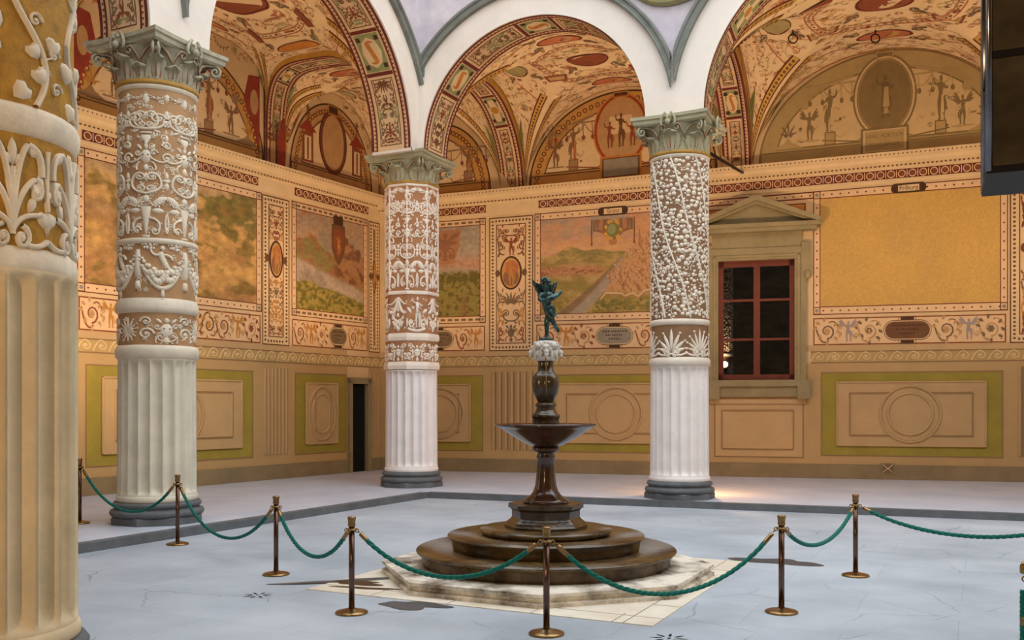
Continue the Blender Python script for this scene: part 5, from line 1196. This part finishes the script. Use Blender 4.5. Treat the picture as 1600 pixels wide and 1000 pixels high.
def build_A():
    R = .59; r = column('column', A_, R, 'A', 'huge gilded and carved column cut off by the left edge of the view')
    base_part(r, R, M_drumA); fluted_drum(r, R, .44, 2.62, M_drumA, 20, .0)
    ring_part(r, 'drum_ring', R, [(.97, 2.6), (1.0, 2.62), (1.0, 2.68), (.985, 2.72), (.96, 2.75)], M_colA_re)
    Rr = R*.955; a = Art(cyl_map(Rr)); relief_surface(a, Rr, 2.73, 3.42, M_colA_bg)
    def f(p, i):
        p.r = .03
        for d in (-1, 1):
            p.curve((0, .16), (d*.06, .5), (d*.3, .62), .06, 10); p.spiral(d*.3, .5, .13, PI/2, -d, .7, .06); p.leaf(d*.22, .6, .26, .13, PI/2-d*2.2)
            p.curve((0, .16), (d*.04, .8), (d*.2, .92), .06, 10); p.leaf(d*.16, .93, .24, .12, PI/2-d*2.0); p.curve((d*.2, .92), (d*.42, .9), (d*.4, .65), .07, 8); p.leaf(d*.41, .72, .3, .15, -PI/2-d*.3)
            p.curve((0, .14), (d*.1, .3), (d*.36, .3), .06, 8); p.leaf(d*.3, .32, .3, .16, PI/2-d*1.9); p.leaf(d*.2, .3, .2, .12, PI/2-d*.6)
            p.spiral(d*.12, .08, .11, PI/2, -d, 1.3, .06); p.curve((d*.15, .03), (d*.35, -.02), (d*.5, .08), .06)
        p.curve((0, .1), (0, .5), (0, .7), .06); p.leaf(0, .68, .3, .13, PI/2); p.leaf(0, .72, .18, .09, PI/2-.9); p.leaf(0, .72, .18, .09, PI/2+.9); p.dot(0, .66, .05)
        p.leaf(.5, .1, .3, .1, PI/2); p.curve((.5, .35), (.46, .6), (.5, .9), .05); p.dot(.5, .5, .05)
    tiled(a, Rr, 8, 2.75, .66, M_colA_re, f, .03, .18); a.build('palmette_band', r)
    ring_part(r, 'band_ring', R, [(.95, 3.41), (.99, 3.43), (1.02, 3.48), (1.02, 3.54), (.99, 3.58), (.94, 3.6)], M_colA_re)
    a = Art(cyl_map(Rr)); relief_surface(a, Rr, 3.58, 6.62, M_colA_bg); rr = random.Random(17); per = TAU*Rr; pts = []; t_ = 0
    stems = []
    for s_ in range(9):
        x0 = per*s_/9; st = [(x0+.09*sin(t*20+s_*2)-.3*t, 3.6+2.95*t) for t in [q/80 for q in range(81)]]; a.strip(st, lambda t: .034, M_colA_re, 0, .03); stems += st
    tries = 0
    while len(pts) < 210 and tries < 9000:
        tries += 1; x, z = rr.uniform(0, per), rr.uniform(3.66, 6.5)
        if all(min(abs(x-q[0]), per-abs(x-q[0]))**2+(z-q[1])**2 > .125**2 for q in pts): pts.append((x, z, 1))
    for x, z, d in pts:
        sx, sz = min(stems, key=lambda q: (q[0]-x)**2+(q[1]-z+.1)**2)
        if (sx-x)**2+(sz-z)**2 < .12: a.strip([(sx, sz), ((sx+x)/2+.02, (sz+z)/2-.03), (x, z)], .016, M_colA_re, 0, .02)
        k = rr.uniform(.062, .09); p = Pen(a, x, z, k, k, M_colA_re, 0, .032, rr.uniform(-2.6, -.5)); p.bl([(-.3, 0), (-.5, .5), (-.1, .85), (.6, .6), (1.1, 0), (.6, -.6), (-.1, -.85), (-.5, -.5)])
    for _ in range(70):
        x, z = rr.uniform(0, per), rr.uniform(3.65, 6.5); p = Pen(a, x, z, .06, .06, M_colA_re, 0, .022); p.spiral(0, 0, .8, 0, 1, 1.2, .3)
    a.build('relief_shaft', r)
    ring_part(r, 'neck_ring', R, [(.95, 6.58), (1.0, 6.6), (1.05, 6.7), (.95, 6.78)], M_gilt); capital_part(r, R, 6.75, 7.37, M_capA, 2, False, 6, False)
    return r
cA, cB, cC, cD = build_A(), build_B(), build_C(), build_D()
cE = copy_tree(cD); cE.location = (*E_, 0); cE['label'] = 'carved column with roses standing past the right edge, beyond the large bare fresco'

# ------------------------------------------------------------------ fountain
FX, FY = 7.08, -8.32
marb = MB(); marb.box(5.2, 8.98, -10.26, -6.45, -.13, -.112, M_marble)
for x in (6.0, 6.9, 7.8, 8.6): marb.box(x-.005, x+.005, -10.26, -9.9, -.1125, -.1105, P('grey'))
for y in (-9.4, -8.2, -7.2): marb.box(8.7, 8.98, y-.005, y+.005, -.1125, -.1105, P('grey'))
marb.box(5.2, 8.98, -9.965, -9.955, -.1125, -.1105, P('grey')); marb.box(8.7, 8.71, -10.26, -6.45, -.1125, -.1105, P('grey'))
mo = marb.build('marble_paving', label='white marble paving square set in the grey floor under the fountain', cat='paving', kind='structure')
def blotch(mb, cx, cy, rx, ry, z, m, seed, n=40, rot=0, am=.35):
    rr = random.Random(seed); ph = [rr.uniform(0, 6) for _ in range(5)]; pts = []
    for i in range(n):
        t = TAU*i/n; k = 1+am*sum(sin((q+2)*t*1.0+ph[q])/(q+1.5) for q in range(5)); x, y = rx*k*cos(t), ry*k*sin(t); pts.append((cx+x*cos(rot)-y*sin(rot), cy+x*sin(rot)+y*cos(rot), z))
    mb.add(pts, [list(range(n))], m)
mb = MB(); blotch(mb, 6.62, -10.44, .34, .17, -.1165, M_stain, 2); blotch(mb, 5.45, -9.55, .6, .1, -.1095, M_stain, 3, rot=.75); blotch(mb, 4.95, -9.98, .45, .06, -.1165, M_stain, 6, rot=.7)
blotch(mb, 5.5, -9.75, .28, .12, -.1085, M_stainb, 5, rot=.3); blotch(mb, 5.75, -9.95, .3, .06, -.1085, M_stainb, 8, rot=.2); blotch(mb, 9.25, -6.25, .5, .22, -.1165, M_stain, 12, rot=.2)
mb.build('wet_patches', floor, label='dark wet patches on the floor around the fountain')
def drain(x, y, r):
    mb = MB()
    for i in range(8):
        a_ = TAU*i/8+.2; u_ = Vector((cos(a_), sin(a_), 0)); v_ = Vector((-sin(a_), cos(a_), 0)); c = Vector((x, y, -.1175))
        mb.add([c+u_*r*.35+v_*r*.05, c+u_*r*.6+v_*r*.09, c+u_*r, c+u_*r*.6-v_*r*.09, c+u_*r*.35-v_*r*.05], [(0, 1, 2, 3, 4)], M_slot)
    mb.add([(x+r*.1*cos(q*TAU/10), y+r*.1*sin(q*TAU/10), -.1175) for q in range(10)], [list(range(10))], M_slot)
    return mb.build('drain_slots', floor)
drain(4.95, -10.72, .16); drain(9.23, -10.6, .17)
ft = empty('fountain', (FX, FY, 0), label='stepped round stone fountain with a wide bowl on a slender stem, centre of the court', cat='fountain')
def octo(ap): return ap/cos(PI/8)
mb = MB(); mb.lathe([(octo(1.76), -.112), (octo(1.76), -.075), (octo(1.72), -.06), (octo(1.72), -.03), (octo(1.755), -.01), (octo(1.755), .02), (octo(1.3), .022)], M_octagon, 8, phase=PI/8, smooth=False); mb.build('octagonal_step', ft, label='pale stained marble eight-sided bottom step')
mb = MB(); mb.lathe([(1.4, .02), (1.41, .06), (1.42, .11), (1.45, .15), (1.475, .165), (1.48, .18), (1.47, .193), (.9, .195)], M_wetstone, 96); mb.build('round_step', ft)
mb = MB(); mb.lathe([(1.06, .19), (1.07, .25), (1.08, .29), (1.11, .32), (1.125, .335), (1.12, .348), (.6, .352)], M_wetstone, 96); mb.build('round_step', ft)
mb = MB(); mb.lathe([(.7, .35), (.74, .37), (.755, .395), (.745, .42), (.5, .426)], M_wetstone, 72); mb.build('round_step', ft)
mb = MB(); f8 = lambda a_, z: 1
mb.lathe([(.47, .42), (.475, .45), (.46, .47), (.45, .49), (.41, .52), (.39, .54), (.39, .62), (.41, .64), (.43, .65), (.43, .69), (.415, .7), (.2, .705)], M_wetdark, 8, phase=PI/8, smooth=False); mb.build('pedestal', ft)
mb = MB(); mb.lathe([(.26, .7), (.265, .72), (.25, .745), (.22, .76), (.18, .79), (.15, .83), (.125, .9), (.112, 1.0), (.104, 1.1), (.1, 1.2), (.108, 1.215), (.108, 1.235), (.1, 1.245), (.1, 1.28), (.14, 1.285), (.155, 1.3), (.155, 1.325), (.14, 1.34), (.13, 1.345)], M_porph, 40, rf=lambda a_, z: 1-.03*abs(sin(a_*5)) if .74 < z < 1.2 else 1); mb.build('stem', ft)
mb = MB()
mb.lathe([(.14, 1.34), (.2, 1.362), (.3, 1.415), (.4, 1.475), (.48, 1.528), (.53, 1.562), (.57, 1.575), (.585, 1.59), (.58, 1.605), (.55, 1.605), (.52, 1.585), (.4, 1.57), (.12, 1.565)], M_porph, 72); mb.build('bowl', ft)
mb = MB(); mb.lathe([(.525, 1.586), (.3, 1.588), (.1, 1.588)], mat('bowl_water', '#141210', .04, .1, 8, spec=.8), 48); mb.build('bowl_water', ft)
mb = MB()
mb.lathe([(.15, 1.56), (.155, 1.62), (.15, 1.66), (.165, 1.68), (.165, 1.705), (.14, 1.72), (.12, 1.75), (.105, 1.79), (.125, 1.81), (.12, 1.83), (.1, 1.85)], M_wetdark, 32)
mb.build('vase_foot', ft)
mb = MB()
mb.lathe([(.09, 1.84), (.12, 1.89), (.155, 1.97), (.17, 2.06), (.165, 2.13), (.13, 2.18), (.1, 2.2), (.095, 2.3), (.1, 2.33)], M_wetdark, 60, rf=lambda a_, z: .86+.2*abs(cos(2*(a_+.46)))**1.6); mb.build('lobed_vase', ft)
mb = MB()
mb.lathe([(.1, 2.32), (.125, 2.335), (.13, 2.36), (.11, 2.375), (.1, 2.42), (.1, 2.5), (.12, 2.52), (.12, 2.54), (.06, 2.56)], M_headm, 32)
for i in range(4):                                               # four animal heads around the collar
    a_ = i*PI/2-1.11; u_ = Vector((cos(a_), sin(a_), 0)); t_ = Vector((-sin(a_), cos(a_), 0)); c = u_*.118+Vector((0, 0, 2.46))
    mt = Matrix((u_, t_, Vector((0, 0, 1)))).transposed().to_3x3()
    mb.ball(c, .058, M_headm, 12, (.8, .85, 1), mt); mb.ball(c+u_*.045-Vector((0, 0, .04)), .036, M_headm, 10, (1, .8, .9), mt); [mb.ball(c+t_*.068*cos(q)-u_*.01+Vector((0, 0, .068*sin(q))), .02, M_headm, 7) for q in [TAU*k/11 for k in range(11)]]; mb.ball(c+u_*.055-Vector((0, 0, .075)), .025, M_headm, 8)
    for s_ in (-1, 1): mb.ball(c+t_*s_*.06+Vector((0, 0, .045)), .036, M_headm, 8, (.7, 1, 1), mt); mb.ball(c+u_*.05+t_*s_*.028+Vector((0, 0, .02)), .014, M_headm, 6); mb.tube([c+t_*s_*(.045+.02*sin(k*.6))+Vector((0, 0, .02-.035*k)) for k in range(5)], .018, M_headm, 6)
for i in range(4):
    a_ = i*PI/2-1.11+PI/4; u_ = Vector((cos(a_), sin(a_), 0)); mb.ball(u_*.135+Vector((0, 0, 2.49)), .05, M_headm, 12, (1.1, 1.1, .8)); mb.ball(u_*.13+Vector((0, 0, 2.41)), .04, M_headm, 10, (1, 1, 1.2)); mb.ball(u_*.17+Vector((0, 0, 2.515)), .02, M_headm, 8)
mb.build('lion_head_collar', ft, label='pale marble collar carved with animal heads')
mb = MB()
mb.tube([Vector((r_*cos(-1.11), r_*sin(-1.11), z)) for r_, z in ((.125, 2.36), (.1, 2.3), (.094, 2.2), (.12, 2.165), (.149, 2.12), (.153, 2.06), (.141, 1.98), (.112, 1.9))], lambda t: .02*(1-.6*t), mat('lit_gold_streak', '#8a6426', .15, .3, 30, spec=.8), 8, flat=.35)  # yellow strip paints in the lit stone down the vase front
mb.build('lit_stone_streak', ft)

# winged child statue
st = empty('statue', (FX, FY, 2.58), .4596, label='small green bronze winged child balancing on one leg on top of the fountain', cat='statue')
def skin(name, nodes, edges, m, parent, sub=2):
    me = bpy.data.meshes.new(name); me.from_pydata([n_[0] for n_ in nodes], edges, []); o = link(name, me, parent)
    o.data.materials.append(m); s_ = o.modifiers.new('skin', 'SKIN'); s_.use_smooth_shade = True
    for d_, n_ in zip(me.skin_vertices[0].data, nodes): d_.radius = (n_[1], n_[1])
    me.skin_vertices[0].data[0].use_root = True
    q = o.modifiers.new('sub', 'SUBSURF'); q.levels = sub; q.render_levels = sub
    return o
nd = [((0, 0, .33), .062), ((.0, 0, .4), .06), ((.012, 0, .47), .066), ((.006, 0, .535), .034), ((-.004, -.005, .575), .045), ((-.008, -.008, .62), .06), ((-.008, -.006, .655), .042),
      ((.022, -.005, .29), .047), ((.01, -.012, .17), .034), ((.012, .0, .07), .026), ((.014, 0, .015), .022), ((.02, -.05, .008), .017),
      ((.04, .01, .28), .046), ((.075, -.02, .2), .034), ((.115, .05, .14), .026), ((.145, .08, .105), .022), ((.15, .06, .075), .016),
      ((-.05, -.01, .5), .034), ((-.075, -.035, .44), .027), ((-.04, -.085, .42), .023), ((-.01, -.095, .43), .02),
      ((.065, -.01, .5), .034), ((.095, -.04, .46), .027), ((.075, -.085, .45), .023), ((.05, -.1, .46), .02)]
eg = [(0, 1), (1, 2), (2, 3), (3, 4), (4, 5), (5, 6), (0, 7), (7, 8), (8, 9), (9, 10), (10, 11), (0, 12), (12, 13), (13, 14), (14, 15), (15, 16), (2, 17), (17, 18), (18, 19), (19, 20), (2, 21), (21, 22), (22, 23), (23, 24)]
skin('body', nd, eg, M_bronze, st)
mb = MB(); rr = random.Random(4)
for k in range(26):
    a_, f_ = rr.uniform(0, TAU), rr.uniform(0, 1.5); mb.ball((-.008+.058*sin(f_)*cos(a_), .004+.058*sin(f_)*sin(a_), .635+.052*cos(f_)), .019, M_bronze, 7)
mb.build('curly_hair', st)
for nm, pos_, r_, sc_, m_ in (('nose', (0, -.066, .61), .012, (1, 1.2, 1), M_bronze), ('mouth', (0, -.058, .587), .012, (1.6, .8, .6), M_bronze), ('eye', (-.022, -.059, .627), .008, (1, 1, 1), M_iron), ('eye', (.022, -.059, .627), .008, (1, 1, 1), M_iron), ('ear', (-.06, 0, .615), .014, (.5, 1, 1.3), M_bronze), ('ear', (.06, 0, .615), .014, (.5, 1, 1.3), M_bronze)):
    mb = MB(); mb.ball((pos_[0]-.008, pos_[1], pos_[2]), r_, m_, 8, sc_); mb.build(nm, st)
def wing(root, tip, wd):
    root, tip = Vector(root), Vector(tip); d = tip-root; L = d.length; d /= L; n_ = d.cross(Vector((0, 1, 0))).normalized(); mb = MB(); vs = []; NV, NU = 12, 6
    for j in range(NV+1):
        t = j/NV; w_ = wd*(.35+1.5*t-1.7*t*t*t)+.004
        for i in range(NU+1):
            f = i/NU; p_ = root+d*L*(t*(1-.16*f))+n_*w_*(f-.15); p_.y += .03*f+.01*sin(f*PI*5)*t; vs.append(p_)
    mb.add(vs, [(j*(NU+1)+i, j*(NU+1)+i+1, (j+1)*(NU+1)+i+1, (j+1)*(NU+1)+i) for j in range(NV) for i in range(NU)], M_bronze, True)
    o = mb.build('wing', st); q = o.modifiers.new('thick', 'SOLIDIFY'); q.thickness = .018; q.offset = 0
    return o
wing((-.03, .04, .42), (-.155, .02, .68), -.11); wing((.05, .04, .42), (.125, .03, .665), .12)
mb = MB()
mb.tube([(.0, -.1, .42), (.04, -.11, .44), (.09, -.09, .47), (.13, -.05, .49), (.165, -.03, .53), (.185, -.03, .535)], lambda t: .036*(1-.7*t)+.006, M_bronze, 9)
mb.ball((0, -.1, .42), .036, M_bronze, 10, (1.2, 1, .9)); mb.build('held_bundle', st)
mb = MB()
mb.tube([(.0, -.06, .36), (.05, -.055, .37), (.085, -.04, .34), (.085, -.03, .28), (.07, -.03, .22), (.08, -.035, .19)], lambda t: .034-.014*t, M_bronze, 8); mb.tube([(.03, -.06, .35), (.06, -.06, .3), (.085, -.05, .25), (.11, -.03, .26), (.12, -.02, .29)], lambda t: .022-.01*t, M_bronze, 8)
mb.build('drapery', st)
mb = MB(); mb.lathe([(.085, -.02), (.08, 0), (.05, .012), (.03, .02)], M_bronze, 20); mb.build('statue_base', st)

# ------------------------------------------------------------------ rope barrier
ZC = -.12
def make_post():
    r = empty('stanchion', (0, 0, 0))
    mb = MB(); mb.lathe([(.15, 0), (.152, .012), (.145, .02), (.11, .03), (.05, .04), (.034, .05)], M_brass, 40); mb.build('base_disc', r)
    mb = MB(); mb.lathe([(.027, .03), (.027, .84)], M_bronzep, 24); mb.build('pole', r)
    mb = MB(); mb.lathe([(.027, .83), (.034, .835), (.036, .85), (.033, .87), (.037, .9), (.04, .915), (.038, .925), (.012, .93)], M_brass, 24); mb.build('finial', r)
    mb = MB(); mb.lathe([(.028, .79), (.05, .795), (.052, .805), (.045, .812), (.028, .815)], M_brass, 24)
    for i in range(4):
        a_ = i*PI/2+.3; mb.tube([(.05*cos(a_)+.018*cos(q)*cos(a_), .05*sin(a_)+.018*cos(q)*sin(a_), .795+.018*sin(q)) for q in [TAU*k/10 for k in range(11)]], .005, M_brass, 5)
    mb.build('rope_collar', r)
    return r
posts = {  # place, height factor, label
 'S1': ((8.26, -10.92, ZC), .98, 'brass rope post right in front of the fountain steps, nearest to the viewer'),
 'S2': ((9.88, -9.18, ZC), .98, 'brass rope post at the right of the fountain, in front of the bare marble corner'),
 'S3': ((10.27, -6.86, ZC), 1.0, 'dark brass rope post farther back on the right, below the green wall panel'),
 'S5': ((6.30, -10.98, ZC), .97, 'brass rope post at the front left of the fountain, beside the wet floor patch'),
 'S6': ((4.33, -9.71, ZC), .97, 'dark rope post standing between the fountain and the garlanded column'),
 'S7': ((1.53, -8.46, ZC), 1.05, 'rope post in front of the garlanded column, foot just beside the step'),
 'S8': ((-.88, -8.09, 0), 1.08, 'rope post half hidden behind the huge column at the left edge'),
 'S4': ((11.565+3.412*.8963-6.23*.4435, -18.2547+3.412*.4435+6.23*.8963, ZC), 1.0, 'rope post cut by the right edge of the view with a rope hanging down it'),
 'S9': ((12.35, -7.9, ZC), 1.0, 'rope post just past the right edge that holds the far right rope')}
post0 = make_post(); first = True
for k, (loc, hf, lab) in posts.items():
    o = post0 if first else copy_tree(post0); first = False
    o.location = loc; o.scale = (1, 1, hf); o['label'] = lab; o['category'] = 'rope post'; o['group'] = 'rope barrier posts'; o.rotation_euler = (0, 0, 0)
def hook_point(k, toward):
    l, hf, _ = posts[k]; p = Vector((l[0], l[1], l[2]+.795*hf)); q = Vector(toward); d = Vector((q.x-p.x, q.y-p.y, 0)).normalized(); return p+d*.068
def rope(k0, k1, low, label):
    a, b = Vector(posts[k0][0]), Vector(posts[k1][0]); p = hook_point(k0, b); q = hook_point(k1, a); d = q-p
    sag = (p.z+q.z)/2-low; N_ = 120; path = []
    for i in range(N_+1):
        t = i/N_; u_ = 2*t-1; path.append(p+d*t-Vector((0, 0, sag*(1-(math.cosh(1.3*u_)-1)/(math.cosh(1.3)-1)))))
    mb = MB(); L = sum((path[i+1]-path[i]).length for i in range(N_)); turns = L/.075
    core = path[6:-6]
    for s_ in range(3):                                        # three twisted strands
        vs = []
        for i, pt in enumerate(core):
            t = (core[min(i+1, len(core)-1)]-core[max(i-1, 0)]).normalized(); a_ = t.cross(Vector((0, 0, 1))).normalized(); b_ = a_.cross(t); ang = TAU*(turns*i/len(core)/3+s_/3); vs.append(pt+(a_*cos(ang)+b_*sin(ang))*.0105)
        mb.tube(vs, .0125, M_rope, 6)
    o = mb.build('barrier_rope', label=label, cat='rope', group='green barrier ropes')
    for seg in (path[:8], path[-8:][::-1]):
        mb = MB(); mb.tube(seg[2:], .021, M_brass, 10); mb.tube([seg[0]+(seg[1]-seg[0])*.4*k for k in range(4)], .007, M_brass, 6); mb.build('end_cap', o)
    return o
rope('S8', 'S7', .27, 'green rope hanging in front of the garlanded column at the left')
rope('S7', 'S6', .15, 'green rope drooping across the dark step at the left')
rope('S6', 'S5', .26, 'green rope over open grey floor, left of the fountain')
rope('S5', 'S1', .29, 'green rope crossing the left half of the fountain steps')
rope('S1', 'S2', .14, 'green rope crossing the right half of the fountain steps down to the marble corner')
rope('S2', 'S3', .39, 'short green rope right of the fountain between two posts')
rope('S3', 'S9', .47, 'long shallow green rope below the large bare fresco, leaving the view at the right')
p4 = Vector(posts['S4'][0]); mb = MB(); base = p4+Vector((-.058, -.03, 0))
for s_ in range(3):
    mb.tube([base+Vector((.0105*cos(TAU*(k*.06+s_/3)), .0105*sin(TAU*(k*.06+s_/3)), .72-.0055*k)) for k in range(110)], .0125, M_rope, 6)
ro = mb.build('barrier_rope', label='green rope hanging straight down along the post cut by the right edge', cat='rope', group='green barrier ropes')
for zz in (.76, .42): mb = MB(); mb.lathe([(.012, zz-.05), (.022, zz-.045), (.022, zz), (.01, zz+.03)], M_brass, 12, base.x, base.y); o = mb.build('end_cap', ro); o.location.z = ZC*0-.0

# ------------------------------------------------------------------ small fittings
mb = MB(); p0 = Vector((6.5, .55, 6.98)); p1 = Vector((6.21+.3, .6, 7.1)); e = wall_point('b', 9.95)+Vector((.05, -.1, 7.72))
mb.tube([p0, p0.lerp(e, .5), e], .035, M_iron, 8); mb.build('tie_rod', label='dark iron tie rod running from the rose-covered column to the back wall', cat='tie rod')
def iron_ring(p, label):
    mb = MB(); p = Vector(p); mb.tube([p+Vector((0, 0, .12)), p], .015, M_iron, 6); c = p-Vector((0, 0, .1)); d = Vector((.9, .44, 0))
    mb.tube([c+d*.1*cos(q)+Vector((0, 0, .1*sin(q))) for q in [TAU*k/20 for k in range(21)]], .016, M_iron, 6, cap=False); mb.build('iron_ring', label=label, cat='ring', group='iron rings in the vault')
iron_ring(pos2(-.41, .1)-Vector((0, 0, .1)), 'black iron ring in the painted vault, left of the hanging hook'); iron_ring(pos2(-.04, .4)-Vector((0, 0, .1)), 'black iron ring hook hanging above the grey arched wall painting')
g = MB(); xg, zg = 13.42, .27
g.box(xg-.16, xg+.16, -.055, -.03, zg-.13, zg+.13, P('base')); g.box(xg-.13, xg+.13, -.058, -.05, zg-.1, zg+.1, P('greybrown'))
for s_ in (-1, 1): g.tube([(xg-.12, -.062, zg-s_*.1), (xg+.12, -.062, zg+s_*.1)], .012, P('cream2'), 6)
go = g.build('vent_grille', label='small square vent with a cross in the skirting under the large bare fresco', cat='vent'); in_wall(go, WB)
# lamps clamped to the portico side of the columns
LAMPS = []
def column_lamp(xy, ang, R, z, power, label, tilt=160):
    r = empty('clamp_spotlight', (*xy, z), ang, label=label, cat='spotlight', group='spotlights clamped behind the columns')
    mb = MB(); mb.box(R*.98, R+.12, -.03, .03, -.03, .0, M_iron); mb.tube([(R+.12, 0, -.02), (R+.16, 0, .06)], .018, M_iron, 8); mb.build('bracket', r)
    mb = MB(); mb.lathe([(.03, .03), (.06, .05), (.085, .16), (.09, .17), (.08, .17), (.05, .07)], M_iron, 24, R+.17, 0, cap=False); lh = mb.build('lamp_head', r)
    em = MATS.get('lamp_glow')
    if not em:
        em = bpy.data.materials.new('lamp_glow'); em.use_nodes = True; q = em.node_tree.nodes['Principled BSDF']; q.inputs['Emission Color'].default_value = (1, .6, .25, 1); q.inputs['Emission Strength'].default_value = 8; MATS['lamp_glow'] = em
    mb = MB(); mb.ball((R+.17, 0, .12), .04, em, 12); mb.build('bulb', lh)
    l = bpy.data.lights.new('lamp_light', 'SPOT'); l.energy = power; l.color = (1, .7, .42); l.shadow_soft_size = .09; l.spot_size = R_(165); l.spot_blend = .75
    lo = bpy.data.objects.new('lamp_light', l); COL.objects.link(lo); lo.parent = r; lo.location = (R+.19, 0, .3); lo.rotation_euler = (0, -R_(tilt), 0)
column_lamp(B_, PI*.86, .62, 2.75, 760, 'spotlight clamped behind the garlanded column', 128); column_lamp(C_, PI*.75, .62, 2.85, 480, 'spotlight clamped behind the far corner column'); column_lamp(D_, PI*.42, .62, 2.8, 640, 'spotlight clamped behind the rose-covered column')
column_lamp(E_, PI*.55, .62, 2.8, 760, 'spotlight clamped behind the column past the right edge')
fl = empty('floor_spotlight', (6.3, .98, 0), 0, label='small spotlight on the floor behind the rose-covered column', cat='spotlight')
mb = MB(); mb.lathe([(.09, 0), (.1, .02), (.05, .05), (.05, .1), (.08, .2), (.085, .21), (.075, .2), (.045, .11)], M_iron, 20, cap=False); mb.build('lamp_head', fl)
l = bpy.data.lights.new('lamp_light', 'POINT'); l.energy = 130; l.color = (1, .5, .2); l.shadow_soft_size = .07; lo = bpy.data.objects.new('lamp_light', l); COL.objects.link(lo); lo.parent = fl; lo.location = (0, 0, .85)
column_lamp((8.9, -21.09), PI*.5,   .1, 3.2, 650, 'added fill spotlight behind the viewer that brightens the huge near column', 105)  # fill lamp added out of view to brighten the huge near column
# hanging glass lantern, upper right, in the near portico
CAMX, CAMY = 11.5654, -18.2547
def cam_xy(lat, dep): return (CAMX+lat*.8963-dep*.4435, CAMY+lat*.4435+dep*.8963)
lx, ly = cam_xy(2.3, 4.1)
ln = empty('lantern', (lx, ly, 2.79), .04, label='dark glass lantern hanging at the upper right edge, in front of the painted vault', cat='lantern')
gl = bpy.data.materials.new('dark_reflecting_glass'); gl.use_nodes = True; b_ = gl.node_tree.nodes['Principled BSDF']; b_.inputs['Base Color'].default_value = (.03, .022, .014, 1); b_.inputs['Roughness'].default_value = .04; b_.inputs['IOR'].default_value = 2.6
M_edge = mat('steel_edge', '#8a8a90', .2, .3, 8, metal=1)
hx, H_ = .23, 1.5
mb = MB(); mb.box(-hx, hx, -hx, hx, .012, H_, gl); mb.build('glass_body', ln)
mb = MB()
for sx in (-1, 1):
    for sy in (-1, 1): mb.tube([(sx*hx, sy*hx, 0), (sx*hx, sy*hx, H_)], .014, M_edge, 8)
mb.build('corner_bars', ln)
mb = MB(); mb.box(-hx-.01, hx+.01, -hx-.01, hx+.01, -.01, .02, M_iron); mb.build('bottom_plate', ln)
mb = MB(); mb.box(-hx-.006, hx+.006, -hx-.006, hx+.006, .47, .5, M_iron); mb.build('cross_rail', ln)
mb = MB(); mb.lathe([(.36, H_), (.3, H_+.08), (.12, H_+.35), (.04, H_+.42), (.015, H_+.5), (.015, 8.55)], M_iron, 24); mb.build('cap_and_rod', ln)

# ------------------------------------------------------------------ light
w = bpy.data.worlds.new('sky'); S.world = w; w.use_nodes = True; nt = w.node_tree; bg = nt.nodes['Background']
tc = nt.nodes.new('ShaderNodeTexCoord'); sp = nt.nodes.new('ShaderNodeSeparateXYZ'); nt.links.new(tc.outputs['Generated'], sp.inputs[0])
rp = nt.nodes.new('ShaderNodeValToRGB'); rp.color_ramp.elements[0].position = .0; rp.color_ramp.elements[0].color = (.35, .33, .32, 1); rp.color_ramp.elements[1].position = .35; rp.color_ramp.elements[1].color = (.86, .93, 1.0, 1)
nt.links.new(sp.outputs['Z'], rp.inputs['Fac']); nt.links.new(rp.outputs['Color'], bg.inputs['Color']); bg.inputs['Strength'].default_value = 3.2

# ------------------------------------------------------------------ camera
cam = bpy.data.cameras.new('camera'); co = bpy.data.objects.new('camera', cam); COL.objects.link(co)
co.location = (CAMX, CAMY, 1.81); co.rotation_euler = (PI/2, 0, .4596)
cam.sensor_width = 36; cam.lens = 1487/1600*36; cam.shift_y = (634-500)/1600; cam.clip_end = 200
S.camera = co
S.view_settings.view_transform = 'Standard'; S.view_settings.look = 'None'; S.view_settings.gamma = 1; S.view_settings.use_curve_mapping = False; S.view_settings.exposure = 0.0
